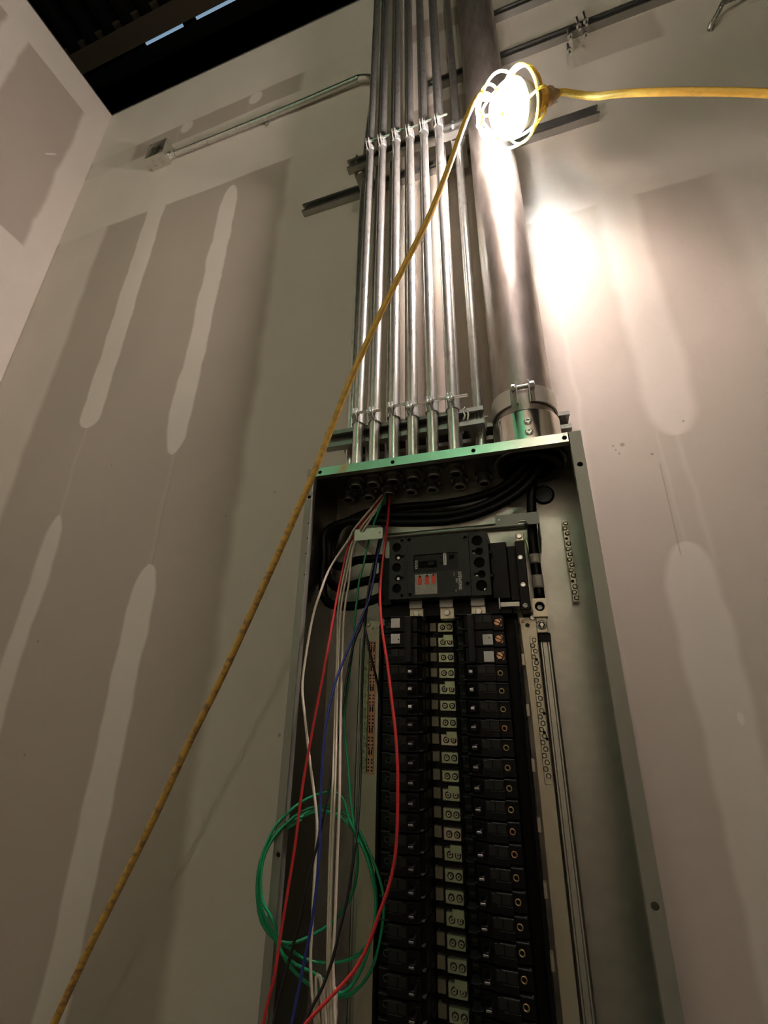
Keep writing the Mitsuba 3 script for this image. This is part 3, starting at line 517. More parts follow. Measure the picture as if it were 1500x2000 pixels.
scr_hole = shape(C((0, -.0012, 0), (0, -.0016, 0), .0013, 6), 'main_dark', False)
for k, z in enumerate(rowz):
    pk = part(bus, 'pad', pad_a[1 if k not in (7, 12) else 0], move=(0, 0, z))
    part(bus, 'side_pad', pad_b, move=(0, 0, z + .001))
    if k % 3 == 1: part(bus, 'upper_pad', pad_c, move=(0, 0, z))
    for x in (-.1525, -.1405): part(pk, 'screw', scr, move=(x, .800, z)); part(pk, 'screw_ring', scr_ring, move=(x, .800, z)); part(pk, 'screw_socket', scr_hole, move=(x, .800, z))
    part(bus, 'separator', shape(B(-.1655, -.1340, .803, .812, -.0028, -.0004, .0002), 'black_plastic'), move=(0, 0, z - .0112))

# ------------------------------------------------------------------ branch breakers, bolted to the bus left and right
def breaker_profile(poles=1):      # u: distance from the centre line, v: depth
    return [(.0165, .803), (.0165, .786), (.022, .783), (.022, .772), (.034, .770), (.034, .752), (.0395, .746), (.0395, .7395), (.0555, .7375),
            (.0555, .7355), (.0835, .7355), (.0835, .7480), (.1000, .7500), (.1000, .803)]
def breaker_mesh(s, h):
    prof = breaker_profile() if s > 0 else [(.0330, .803), (.0330, .770)] + breaker_profile()[4:]
    p = sg.Polygon([(CX + s * u, v) for u, v in prof])
    a = ext_z(p, -h / 2 + .0008, h / 2 - .0008)
    return a
sh = {}
for s in (1, -1):
    X = lambda u: CX + s * u
    def bb(u0, u1, y0, y1, z0, z1, c=.0005): return B(min(X(u0), X(u1)), max(X(u0), X(u1)), y0, y1, z0, z1, c)
    h = .0246
    sh[s, 'body'] = shape(breaker_mesh(s, h), 'breaker_black', False)
    sh[s, 'label_face'] = shape(cat_(bb(.0575, .0690, .7345, .7358, -.0010, .0098, .0003), bb(.0700, .0822, .7340, .7358, -.0012, .0104, .0003)), 'breaker_label', False)
    sh[s, 'ledge'] = shape(cat_(bb(.0640, .0835, .7325, .7358, .0098, .0114, .0002), bb(.0640, .0835, .7335, .7358, -.0030, -.0020, .0002), bb(.0830, .0990, .7440, .7500, .0095, .0112, .0003)), 'main_gray', False)
    sh[s, 'handle_well'] = shape(bb(.0400, .0550, .7370, .7390, -.0085, .0085, .0003), 'hole_black', False)
    sh[s, 'handle'] = shape(cat_(bb(.0430, .0520, .722, .740, -.0045, .0045, .0012)), 'black_plastic')
    sh[s, 'handle_tip'] = shape(bb(.0450, .0502, .7205, .7225, -.0018, .0018, .0008), 'sticker_white')
    sh[s, 'handle_tip_dark'] = shape(bb(.0440, .0510, .7208, .7225, -.0012, .0012, .0005), 'strut_steel')
    sh[s, 'terminal'] = shape(ring((X(.0892), .7465, 0), (0, 1, 0), .0034, .0011, 16, 6), 'brass' if s > 0 else 'main_gray', True)
    sh[s, 'terminal_c'] = shape(ring((X(.0892), .7465, 0), (0, 1, 0), .0034, .0011, 16, 6), 'copper_screw' if s > 0 else 'main_gray', True)
    sh[s, 'terminal_hole'] = shape(C((X(.0892), .7485, 0), (X(.0892), .7465, 0), .0026, 12), 'hole_black', False)
    sh[s, 'lug_clamp'] = shape(bb(.0855, .0975, .7470, .7520, -.0065, .0065, .0008), 'copper_screw' if s > 0 else 'main_gray')
    sh[s, 'slot_screw'] = shape(cat_(lathe([(0, 0), (.0054, 0), (.0054, .0022), (.0046, .0030), (0, .0030)], (X(.0905), .7470, 0), (0, -1, 0), 18)), 'copper_screw' if s > 0 else 'main_gray')
    sh[s, 'screw_slot'] = shape(turn(B(-.0048, .0048, -.0002, .0006, -.0006, .0006, 0), [[.9, 0, .43], [0, 1, 0], [-.43, 0, .9]], (X(.0905), .7436, 0)), 'hole_black', False)
    sh[s, 'screw_ring'] = shape(ring((X(.0905), .7455, 0), (0, 1, 0), .0058, .0007, 18, 6), 'hole_black', True)
    sh[s, 'sticker'] = shape(bb(.0675, .0827, .7335, .7352, -.0077, .0077, .0002), 'sticker_white', False)
    sh[s, 'sticker_mark'] = shape(cat_(C((X(.0735 + .004 * s), .7336, .0006), (X(.0735 + .004 * s), .7331, .0006), .0011, 8)), 'main_dark', False)
    sh[s, 'tie_bar'] = shape(cat_(bb(.0455, .0560, .722, .730, -.0360, .0360, .0012), bb(.0540, .0560, .7205, .730, -.0360, .0360, .0004)), 'main_dark')
    gu = 0 if s > 0 else .0115
    sh[s, 'groove'] = shape(cat_(bb(.0225 + gu, .0335 + gu * .5, .7715 - gu, .7728, .003, .009, .0002), bb(.0240 + gu, .0330 + gu * .5, .7685 - gu, .7705, -.006, -.002, .0002)), 'breaker_label', False)
    sh[s, 'rib'] = shape(cat_(bb(.0230 + gu, .0345, .7500, .7700, .0100, .0112, .0002), bb(.0345, .0390, .7420, .7520, -.0105, -.0090, .0002)), 'main_gray', False)
ordinal = ['first', 'second', 'third', 'fourth', 'fifth', 'sixth', 'seventh', 'eighth', 'ninth', 'tenth', 'eleventh', 'twelfth', 'thirteenth', 'fourteenth', 'fifteenth', 'sixteenth', 'seventeenth', 'eighteenth', 'nineteenth']
side = {1: 'right', -1: 'left'}
for s in (-1, 1):
    X = lambda u: CX + s * u
    b3 = thing('three_pole_breaker', 'black three pole breaker with white square stickers, at the top of the %s breaker column' % ('left-hand' if s < 0 else 'right-hand'), 'circuit breaker')
    zc = ROW0 - PITCH
    for i in range(3):
        z = ROW0 - PITCH * i
        part(b3, 'body', sh[s, 'body'], move=(0, 0, z))
        part(b3, 'groove', sh[s, 'groove'], move=(0, 0, z)); part(b3, 'rib', sh[s, 'rib'], move=(0, 0, z))
        lc = part(b3, 'lug_clamp', sh[s, 'lug_clamp'], move=(0, 0, z)); part(lc, 'terminal_screw', sh[s, 'slot_screw'], move=(0, 0, z))
        part(lc, 'screw_slot', sh[s, 'screw_slot'], move=(0, 0, z)); part(lc, 'screw_ring', sh[s, 'screw_ring'], move=(0, 0, z))
        if (s < 0 and i < 2) or (s > 0 and i > 0):
            sk = part(b3, 'sticker', sh[s, 'sticker'], move=(0, 0, z + .002 * -s)); 
            if i == 1: part(sk, 'sticker_mark', sh[s, 'sticker_mark'], move=(0, 0, z))
        else:
            part(b3, 'label_face', sh[s, 'label_face'], move=(0, 0, z))
    part(b3, 'tie_bar', sh[s, 'tie_bar'], move=(0, 0, zc))
    part(b3, 'top_edge', B(min(X(.03), X(.084)), max(X(.03), X(.084)), .7335, .760, ROW0 + .0118, ROW0 + .0128, .0002), 'main_gray', False)
    for i in range(ROWS - 3):
        k = i + 3; z = ROW0 - PITCH * k
        tip = 'with white handle tip, ' if i < 3 else ''
        bk = thing('branch_breaker', 'black branch breaker %s%s below the stickered one, %s column' % (tip, ordinal[i], 'left-hand' if s < 0 else 'right-hand'), 'circuit breaker', 'single pole branch breakers')
        for nm in ('body', 'label_face', 'ledge', 'handle_well', 'terminal_hole', 'groove', 'rib'):
            part(bk, nm, sh[s, nm], move=(0, 0, z))
        part(bk, 'terminal', sh[s, 'terminal_c' if (i in (3, 8, 9)) else 'terminal'], move=(0, 0, z))
        hk = part(bk, 'handle', sh[s, 'handle'], move=(0, 0, z))
        part(hk, 'handle_tip', sh[s, 'handle_tip' if i < 3 else 'handle_tip_dark'], move=(0, 0, z + .001))

# ------------------------------------------------------------------ neutral and ground bars
nb = thing('neutral_bar', 'long pale neutral bar with a column of screws, right of the breakers', 'neutral bar')
pl = sg.Polygon([(-.0205, .1245), (.0048, .1245), (.0050, -.76), (-.0150, -.76), (-.0160, -.02)])
pl = pl.difference(disc(-.0090, .1115, .0036))
part(nb, 'plate', ext_y(pl, .800, .803), 'tinned', False)
part(nb, 'screw_strip', B(-.0075, .0045, .7945, .800, -.118, .093, .0007), 'tinned')
sc = shape(screw_head((0, 0, 0), .0031, .0022), 'tinned'); ho = shape(C((0, 0, 0), (0, -.0006, 0), .0022, 10), 'hole_black', False); ro = shape(ring((0, -.0004, 0), (0, 1, 0), .0034, .0004, 14, 5), 'main_dark', True)
for i, z in enumerate(np.arange(.087, -.115, -.0088)):
    x = -.0040 if i % 2 else -.0010
    part(nb, 'screw', sc, move=(x, .7945, z)); part(nb, 'screw_ring', ro, move=(x, .7945, z))
    if i in (3, 12, 15, 16): part(nb, 'empty_hole', ho, move=(x + .0035, .7945, z - .004))
part(nb, 'screw', screw_head((.0000, .800, .1235), .0046, .003), 'zinc')
part(nb, 'screw', screw_head((-.0160, .800, .1180), .0028, .0015), 'copper_screw')
nl = thing('neutral_lug', 'square pale lug clamping the white taped black cable above the neutral bar', 'lug')
lug = rect(.0021, .0248, .1235, .1535).difference(disc(.0137, .1400, .0078, 8))
part(nl, 'body', cat_(ext_y(lug, .788, .812)), 'tinned', False)
part(nl, 'socket', cat_(C((.0137, .811, .1400), (.0137, .800, .1400), .0078, 18), ring((.0137, .789, .14), (0, 1, 0), .0062, .0012)), 'main_dark')
part(nl, 'set_screw', lathe([(0, 0), (.0046, 0), (.0046, .004), (0, .004)], (.0137, .800, .140), (0, -1, 0), 6), 'strut_steel')
part(nl, 'foot', B(.0055, .0222, .797, .812, .0990, .1232, .0007), 'tinned')
part(nl, 'nut', cat_(ring((.0137, .7965, .1110), (0, 1, 0), .0068, .0013), lathe([(0, 0), (.0056, 0), (.0052, .004), (.003, .006), (0, .006)], (.0137, .797, .1110), (0, -1, 0), 6)), 'zinc')

nb2 = thing('neutral_bar', 'pale neutral bar with slotted holes and a column of screws, left of the breakers', 'neutral bar')
pl = sg.Polygon([(-.2972, .1265), (-.2666, .1258), (-.2655, -.76), (-.2972, -.76)]).difference(disc(-.2810, .1130, .0036))
part(nb2, 'plate', ext_y(pl, .800, .803), 'tinned', False)
part(nb2, 'screw_strip', B(-.2972, -.2875, .7955, .800, -.120, .093, .0006), 'tinned_green')
sc2 = shape(screw_head((0, 0, 0), .0030, .0022), 'tinned_green')
slot = shape(ext_y(rect(-.0011, .0011, -.0042, .0042, .0009), -.0004, 0), 'hole_black', False)
dot = shape(C((0, 0, 0), (0, -.0005, 0), .0014, 8), 'hole_black', False)
part(nb2, 'hole_strip', B(-.2865, -.2755, .7970, .800, -.122, .090, .0005), 'copper_screw')
for i, z in enumerate(np.arange(.087, -.117, -.0110)):
    part(nb2, 'screw', sc2, move=(-.2925 + (.0018 if i % 2 else -.001), .7955, z))
    if i % 3 == 1:
        for dx in (-.0022, .0022): part(nb2, 'slot', slot, move=(-.281 + dx, .797, z))
    else:
        for dx in (-.0030, .0030): part(nb2, 'hole', dot, move=(-.281 + dx, .797, z)); part(nb2, 'hole', dot, move=(-.281 + dx, .797, z - .005))
part(nb2, 'screw', screw_head((-.2915, .800, .1210), .0046, .003), 'tinned')
part(nb2, 'screw', screw_head((-.2725, .800, .1170), .0030, .002), 'white_print')

gb = thing('ground_bar', 'short ground bar with one row of screws near the right edge of the panel', 'ground bar')
part(gb, 'body', B(.0706, .0802, .838, .8565, .1545, .3055, .0006), 'tinned')
sc3 = shape(screw_head((0, 0, 0), .0034, .0024), 'tinned')
for i, z in enumerate(np.linspace(.299, .161, 15)):
    x = .0765 if i % 2 == 0 else .0742
    if i in (3, 11): part(gb, 'empty_hole', shape(C((0, 0, 0), (0, -.0006, 0), .0026, 10), 'hole_black', False), move=(x, .838, z))
    else: part(gb, 'screw', sc3, move=(x, .838, z)); part(gb, 'screw_ring', shape(ring((0, -.0004, 0), (0, 1, 0), .0038, .0005, 14, 5), 'main_dark', True), move=(x, .838, z))

# ------------------------------------------------------------------ sheet metal wire brackets
wb = thing('wire_bracket', 'pale sheet metal bracket with a notch, holding the wires left of the main breaker', 'bracket')
p = rect(-.3020, -.2470, .2665, .2888, .0025).difference(disc(-.2865, .2880, .0062)).difference(rect(-.2927, -.2803, .288, .30)).difference(disc(-.2525, .2790, .0015))
part(wb, 'plate', ext_y(p, .7390, .7405), 'galvanised', False)
part(wb, 'arm', B(-.3035, -.3020, .7395, .858, .2690, .2880, .0003), 'galvanised', False)
wb = thing('wire_bracket', 'gray sheet metal bracket with a scalloped edge, above the white taped cable', 'bracket')
p = rect(-.0450, .0290, .2790, .3010, .002).difference(disc(.0010, .2800, .0085)).difference(rect(-.0075, .0095, .27, .2795)).difference(disc(-.0385, .2925, .0018))
part(wb, 'plate', ext_y(p, .7690, .7705), 'bracket_steel', False)
part(wb, 'arm', cat_(B(.0275, .0290, .7695, .858, .2520, .3000, .0003)), 'bracket_steel', False)
# ------------------------------------------------------------------ struts
def strut_poly(y, z, d, h=.0413, t=.0026, lip=.0095, hook=.006):
    """channel section in (y, z): back at y + d, open face at y towards the viewer, top at z"""
    outer = sg.box(y, z - h, y + d, z)
    inner = sg.box(y + t, z - h + t, y + d - t, z - t)
    slot_ = sg.box(y - .01, z - h + lip, y + t + .001, z - lip)
    s = outer.difference(inner).difference(slot_)
    s = s.union(sg.box(y, z - h + lip - t, y + hook, z - h + lip)).union(sg.box(y, z - lip, y + hook, z - lip + t))
    return s
ZU, ZL = 1.5370, .5500
single('strut_channel', ext_x(strut_poly(.8890, 1.5787, WALL - .889), -.6130, .3290), 'strut_steel', 'long dark strut channel fixed flat on the wall behind the conduits and lamp', 'strut channel', smooth=False)
single('strut_channel', ext_x(strut_poly(.7870, ZU, .0206), -.4010, .030), 'strut_steel', 'upper strut channel standing off the wall that carries the six front conduits beside the lamp', 'strut channel', smooth=False)
single('strut_channel', ext_x(strut_poly(.7870, ZL + .002, .0206), -.4060, -.0515), 'strut_steel', 'lower front strut channel just above the panel, carrying the six front conduits', 'strut channel', smooth=False)
single('strut_channel', ext_x(strut_poly(.8575, ZL + .0035, WALL - .8575), -.3750, .1175), 'strut_steel', 'lower rear strut channel above the panel whose end shows right of the thick pipe', 'strut channel', smooth=False)
single('strut_channel', ext_x(strut_poly(.8890, 2.0330, WALL - .889), -.16, 1.45), 'strut_steel', 'high strut channel with small studs on it, right of the pipe top', 'strut channel', smooth=False)
single('strut_channel', ext_x(strut_poly(.8890, 2.3180, WALL - .889), .02, 1.45), 'strut_steel', 'highest strut channel, cut by the top edge of the photo right of the pipe', 'strut channel', smooth=False)
def standoff(x, y0, y1, z, label, rod=True):
    k = thing('standoff', label, 'standoff', 'strut standoffs')
    p = sg.box(x - .0206, z - .0206, x + .0206, z + .0206)
    q = sg.Polygon([(x - .0206, y0), (x + .0206, y0), (x + .0206, y1), (x - .0206, y1)])
    part(k, 'channel', cat_(B(x - .0206, x - .018, y0, y1, z - .0206, z + .0206, 0), B(x + .018, x + .0206, y0, y1, z - .0206, z + .0206, 0), B(x - .0206, x + .0206, y0, y1, z - .0206, z - .018, 0)), 'strut_steel', False)
    if rod: part(k, 'bolt', cat_(C((x - .012, y0 - .012, z + .005), (x - .012, y0 - .012, z + .052), .0042, 10, .0006), hexbolt((x - .012, y0 - .012, z + .022), .0075, .006, (0, 0, 1))), 'zinc')
    return k
standoff(-.362, .8080, .8890, ZU - .030, 'short steel standoff with an upright stud at the left end of the upper strut')
standoff(-.062, .8080, .8890, ZU - .030, 'short steel standoff with an upright stud between the last front conduit and the thick pipe')
k = thing('standoff', 'dark angled standoff under the left end of the lower strut', 'standoff', 'strut standoffs')
part(k, 'gusset', ext_x(sg.Polygon([(.8080, ZL - .002), (.909, ZL - .002), (.909, ZL - .065), (.880, ZL - .065)]), -.377, -.352), 'strut_steel', False)
part(k, 'foot', B(-.392, -.340, .898, .9095, ZL - .090, ZL - .055, .001), 'strut_steel')
k = thing('standoff', 'dark standoff under the lower strut between the last front conduit and the thick pipe', 'standoff', 'strut standoffs')
part(k, 'channel', cat_(B(-.086, -.083, .8080, .8575, ZL - .039, ZL, 0), B(-.062, -.059, .8080, .8575, ZL - .039, ZL, 0), B(-.086, -.059, .8080, .8575, ZL - .039, ZL - .036, 0)), 'strut_steel', False)
part(k, 'spring_nut', cat_(tube([(-.092, .780, ZL - .030), (-.088, .779, ZL - .020), (-.092, .778, ZL - .010), (-.086, .778, ZL - .002)], .0022, 6), tube([(-.084, .780, ZL - .032), (-.081, .779, ZL - .020), (-.084, .778, ZL - .008)], .0022, 6)), 'zinc', True)
# studs on the high strut
for (x, y, z, L), lab in zip(((.3035, .880, 1.930, .060), (.3340, .876, 1.955, .075), (.3560, .876, 1.965, .080), (.3460, .880, 1.905, .055), (.2920, .882, 1.855, .060)),
        ('upper left one', 'middle one', 'tallest', 'lower right one', 'lowest')):
    k = thing('threaded_stud', 'small zinc stud on the high strut right of the lamp, %s of five' % lab, 'stud', 'studs on the high strut')
    part(k, 'rod', C((x, y, z), (x, y, z + L), .0042, 8, .0006), 'zinc')
    part(k, 'nut', lathe([(.0042, 0), (.0085, 0), (.0085, .006), (.0042, .006)], (x, y, z + L * .3), (0, 0, 1), 6), 'zinc')

# ------------------------------------------------------------------ conduits
ZTOP = TOP + .75
R34 = .0117
ords = ['first', 'second', 'third', 'fourth', 'fifth', 'sixth', 'seventh']
def connector(k, x, y, r=R34):
    kc = part(k, 'connector', lathe([(r, .022), (r + .0022, .021), (r + .0026, .004), (r + .0040, .0035), (r + .0040, 0), (r, 0)], (x, y, PT), (0, 0, 1), 20), 'conduit_steel', 40)
    part(kc, 'set_screw', screw_head((x - .003, y - r - .0020, PT + .010), .0034, .003), 'zinc')
    part(k, 'locknut', lathe([(r - .001, 0), (r + .0055, 0), (r + .0062, -.001), (r + .0062, -.0042), (r + .005, -.005), (r + .0008, -.005), (r + .0008, -.013), (r - .0015, -.013)][::-1], (x, y, PT - t), (0, 0, 1), 14), 'strut_steel', 30)
    kb = part(k, 'bushing', lathe([(r - .003, -.020), (r + .0022, -.020), (r + .0030, -.018), (r + .0030, -.0128), (r - .001, -.0125)], (x, y, PT - t), (0, 0, 1), 18), 'strut_steel', 30)
    part(kb, 'opening', lathe([(0, -.0195), (r - .002, -.0195), (r - .002, -.0130), (0, -.0130)], (x, y, PT - t), (0, 0, 1), 14), 'hole_black', False)
def clamp(name, x, y, z, r, label, group, h=.030, ear=.0135, L=.034, steel='clamp_zinc'):
    k = thing(name, label, 'clamp', group)
    n = 22
    a = np.radians(np.linspace(-75, 255, n)); 
    outer = [(x + (r + .0026) * math.cos(q), y + (r + .0026) * math.sin(q)) for q in a]
    inner = [(x + (r + .0002) * math.cos(q), y + (r + .0002) * math.sin(q)) for q in a[::-1]]
    part(k, 'band', ext_z(sg.Polygon(outer + inner), z - h * .55, z + h * .45), steel, 40)
    yf = y - r
    for dx in (-.0056, .0016):
        e = sg.Polygon([(yf + .004, z - h * .5), (yf + .004, z + h * .40), (yf - ear * .45, z + ear * 1.0), (yf - ear, z + ear * .55), (yf - ear, z - ear * .35), (yf - ear * .4, z - ear * .9)]).buffer(.0025)
        part(k, 'ear', ext_x(e, x + dx - .0012, x + dx + .0012), steel, 30)
    kb = part(k, 'bolt', cat_(C((x - .0085, yf - ear * .45, z + .003), (x + L, yf - ear * .45, z + .003), .0031, 8, .0004)), 'zinc')
    part(kb, 'nut', cat_(lathe([(0, 0), (.0048, 0), (.0048, .0038), (0, .0038)], (x + .004, yf - ear * .45, z + .003), (1, 0, 0), 6), lathe([(0, 0), (.0050, 0), (.0050, .0032), (0, .0032)], (x - .0080, yf - ear * .45, z + .003), (1, 0, 0), 6)), 'zinc')
    return k
for i, x in enumerate(FX):
    dz = rng.uniform(-.004, .004)
    k = thing('conduit', 'shiny thin conduit clamped in front of the struts, %s of the front row' % ords[i], 'conduit', 'front row of conduits')
    part(k, 'pipe', tube([(x, FY, PT), (x, FY, 1.0), (x + .0005, FY, 1.6), (x - .001, FY + .002, 2.4), (x - .003, FY + .003, ZTOP)], R34, 20, .25), 'conduit_steel', True)
    connector(k, x, FY)
    clamp('conduit_clamp', x, FY, ZL + .010 + dz, R34, 'zinc strut clamp above the panel on the %s front conduit from the left' % ords[i], 'lower conduit clamps', L=(.026, .020, .034, .034, .034, .034)[i])
    clamp('conduit_clamp', x, FY, ZU - .012 + dz, R34, 'zinc strut clamp beside the lamp on the %s front conduit from the left' % ords[i], 'upper conduit clamps', L=.030)
for i, x in enumerate(RX):
    if i == 0:
        P = [(x, RY, PT), (x, RY, 1.0), (x, RY + .005, 1.6), (x - .001, .878, 2.05), (x - .004, .886, 2.13)]
        c, rb = (x - .004 - .085, .888), .085
        arc = [(c[0] + rb * math.cos(q), .889, 2.150 + rb * math.sin(q)) for q in np.radians(np.linspace(0, 90, 9))]
        P = P + arc + [(-.70, .893, 2.238), (-1.0, .895, 2.243), (-1.325, .896, 2.252)]
        lab = 'steel conduit bending left along the wall to the junction box'
    else:
        P = [(x, RY, PT), (x, RY, 1.0), (x, RY + .004, 1.6), (x - .001, RY + .005, 2.4), (x - .002, RY + .005, ZTOP)]
        lab = 'thin conduit partly hidden behind the front row, %s of the rear row' % ords[i] if i < 6 else 'thin steel conduit between the front row and the thick pipe, close to the wall'
    k = thing('conduit', lab, 'conduit', 'rear row of conduits')
    part(k, 'pipe', tube(P, R34, 16, .02 if i == 0 else .25), 'conduit_steel', True)
    connector(k, x, RY)
    if i in (5, 6):
        clamp('conduit_clamp', x, RY, ZL - .012, R34, 'zinc strut clamp low on the %s conduit' % ('rear sixth' if i == 5 else 'single rear'), 'rear conduit clamps', L=.05 if i == 5 else .02)

# ------------------------------------------------------------------ the thick rigid pipe
px_, py_ = PIPE
k = thing('rigid_pipe', 'thick dark steel pipe rising from the right of the panel top, behind the lamp', 'pipe')
RP = .05715
part(k, 'pipe', lathe([(RP - .004, PT + .06), (RP, PT + .06), (RP, 1.6), (RP, ZTOP), (RP - .004, ZTOP), (RP - .004, PT + .06)], (px_, py_, 0), (0, 0, 1), 56), 'rigid_steel', 40)
kh = part(k, 'hub', lathe([(RP - .003, 0), (.0640, 0), (.0640, .003), (.0632, .005), (.0632, .074), (.0622, .0765), (RP, .0765)], (px_, py_, PT), (0, 0, 1), 56), 'bright_steel', 40)
for z in (.048, .026): part(kh, 'hub_screw', cat_(screw_head((px_ + .003, py_ - .0630, PT + z), .0062, .005), ring((px_ + .003, py_ - .0637, PT + z), (0, 1, 0), .0066, .0010)), 'zinc')
part(k, 'locknut', lathe([(RP - .006, -.006), (.066, -.006), (.0675, -.004), (.0675, -.001), (RP - .004, -.001)], (px_, py_, PT - t), (0, 0, 1), 40), 'strut_steel', 30)
part(k, 'bushing', lathe([(RP - .012, -.018), (RP + .001, -.018), (RP + .003, -.015), (RP + .003, -.0055), (RP - .008, -.0055)], (px_, py_, PT - t), (0, 0, 1), 40), 'cable_black', 30)
part(k, 'liner', lathe([(RP - .006, 0), (RP - .0045, 0), (RP - .0045, .5), (RP - .006, .5), (RP - .006, 0)], (px_, py_, PT - .004), (0, 0, 1), 32), 'hole_black', False)
k = thing('pipe_clamp', 'wide two piece strut clamp bolted round the thick pipe just above its bright hub', 'clamp')
zc, hb = .5290, .037
for a0, a1 in ((-82 + 0, 95), (95, 262 - 0)):
    q = np.radians(np.linspace(a0 + (6 if a0 < 0 else 0), a1 - (14 if a1 > 200 else 0), 26))
    outer = [(px_ + (RP + .0050) * math.cos(v), py_ + (RP + .0050) * math.sin(v)) for v in q]
    inner = [(px_ + (RP + .0016) * math.cos(v), py_ + (RP + .0016) * math.sin(v)) for v in q[::-1]]
    part(k, 'band', ext_z(sg.Polygon(outer + inner), zc - hb / 2, zc + hb / 2), 'galvanised', 40)
yf = py_ - RP
for x, d in ((.0155, -1), (.0385, 1)):
    e = sg.Polygon([(yf + .004, zc - hb / 2), (yf + .004, zc + hb / 2), (yf - .012, zc + hb / 2 + .004), (yf - .014, zc + .004), (yf - .004, zc - hb / 2)]).buffer(.001)
    part(k, 'ear', ext_x(e, x - .0012, x + .0012), 'zinc', 30)
bz, by = zc + .0135, yf - .007
part(k, 'bolt', cat_(C((.006, by, bz), (.049, by, bz), .0042, 12), lathe([(0, 0), (.0080, 0), (.0080, .008), (0, .008)], (.0400, by, bz), (1, 0, 0), 6), lathe([(0, 0), (.0078, 0), (.0078, .006), (0, .006)], (.0068, by, bz), (1, 0, 0), 6)), 'zinc')

# ------------------------------------------------------------------ junction box on its conduit, upper left
k = thing('junction_box', 'open square steel junction box on the wall near the left corner, at the conduit end', 'junction box')
jx0, jx1, jz0, jz1, jy = -1.448, -1.350, 2.215, 2.318, WALL - .054
w_ = .0016
part(k, 'back', B(jx0, jx1, WALL - w_, WALL, jz0, jz1, 0), 'galvanised', False)
part(k, 'side', B(jx0, jx0 + w_, jy, WALL, jz0, jz1, 0), 'galvanised', False)
part(k, 'side', B(jx1 - w_, jx1, jy, WALL, jz0, jz1, 0), 'galvanised', False)
part(k, 'bottom', B(jx0, jx1, jy, WALL, jz0, jz0 + w_, 0), 'galvanised', False)
part(k, 'top', B(jx0, jx1, jy, WALL, jz1 - w_, jz1, 0), 'galvanised', False)
for x in (jx0 + .03, jx0 + .066): part(k, 'knockout', ring((x, WALL - .027, jz0 - .0002), (0, 0, 1), .011, .0008, 20, 5), 'strut_steel', True)
for x, z in ((jx0 + .012, jz1 - .012), (jx1 - .012, jz0 + .012)): part(k, 'cover_tab', B(x - .007, x + .007, jy, jy + .0016, z - .007, z + .007, .0003), 'galvanised')
part(k, 'wires', cat_(tube([(jx0 + .08, .895, 2.25), (jx0 + .05, .87, 2.27), (jx0 + .03, .872, 2.30), (jx0 + .05, .88, 2.31)], .0022, 6), tube([(jx0 + .085, .90, 2.26), (jx0 + .06, .866, 2.29), (jx0 + .04, .868, 2.26), (jx0 + .02, .88, 2.25)], .0022, 6)), 'wire_black', True)
part(k, 'connector', cat_(lathe([(0, 0), (.0165, 0), (.0165, .006), (.0140, .008), (.0140, .030), (R34, .031)], (jx1, .896, 2.252), (1, 0, 0), 16), screw_head((jx1 + .02, .881, 2.252), .003, .003)), 'zinc', 30)
k = thing('conduit_strap', 'small one hole strap with a screw holding the horizontal conduit to the wall', 'strap')
part(k, 'band', ext_x(sg.Polygon([(.897 + (R34 + .002) * math.cos(q), 2.240 + (R34 + .002) * math.sin(q)) for q in np.radians(np.linspace(80, 280, 16))] + [(.897 + R34 * math.cos(q), 2.240 + R34 * math.sin(q)) for q in np.radians(np.linspace(280, 80, 16))]), -.858, -.842), 'zinc', 40)
part(k, 'tab', B(-.858, -.842, .9065, .9095, 2.205, 2.232, .0004), 'zinc')
part(k, 'screw', hexbolt((-.850, .9065, 2.216), .0055, .005), 'zinc')

# short armoured cable poking out of the wall, top right
k = thing('armoured_cable', 'short length of ribbed metal clad cable poking from the wall in the upper right', 'cable')
P = spline([(.660, .912, 1.775), (.664, .893, 1.784), (.678, .880, 1.800), (.690, .879, 1.822), (.708, .885, 1.838), (.735, .890, 1.850), (.790, .893, 1.872), (.86, .893, 1.90)], .0022)
part(k, 'sheath', tube(P, .0058 + .0011 * np.sin(np.arange(len(P)) * 1.6), 10, raw=True), 'strut_steel', True)
part(k, 'end_fitting', lathe([(0, 0), (.0068, 0), (.0068, .010), (.0060, .014), (0, .014)], (.655, .905, 1.779), (.3, -1, .2), 10), 'zinc')

# ------------------------------------------------------------------ feed cables and wires
feed = {'f1': 'thick black cable curving from the pipe to the top pole of the main breaker', 'f2': 'thick black cable curving from the pipe to the middle pole of the main breaker',
        'f3': 'thick black cable making the widest loop, to the bottom pole of the main breaker', 'f4': 'thick black cable with white tape bands dropping straight from the pipe to the neutral lug'}
for f, lab in feed.items():
    k = thing('feed_cable', lab, 'cable', 'black feed cables')
    P = PATHS[f]; x0 = P[0]
    P = [(px_ + (x0[0] - px_) * .7, py_ + (x0[1] - py_) * .7, PT + .35), (px_ + (x0[0] - px_) * .8, py_ + (x0[1] - py_) * .8, PT + .10), (px_ + (x0[0] - px_) * .95, x0[1], PT + .02)] + P[1:]
    P = [(max(q[0], -.3870), q[1], q[2]) for q in P]
    part(k, 'sheath', tube(P, .0082 if f != 'f4' else .0086, 14), 'cable_black', True)
    if f == 'f4':
        for z0, z1 in ((.2135, .2355), (.1700, .1945)):
            Q = spline(P, .004); Q = Q[(Q[:, 2] > z0) & (Q[:, 2] < z1)]
            part(k, 'tape', tube(Q, .0093, 16, raw=True), 'tape_white', True, label='band of white tape')
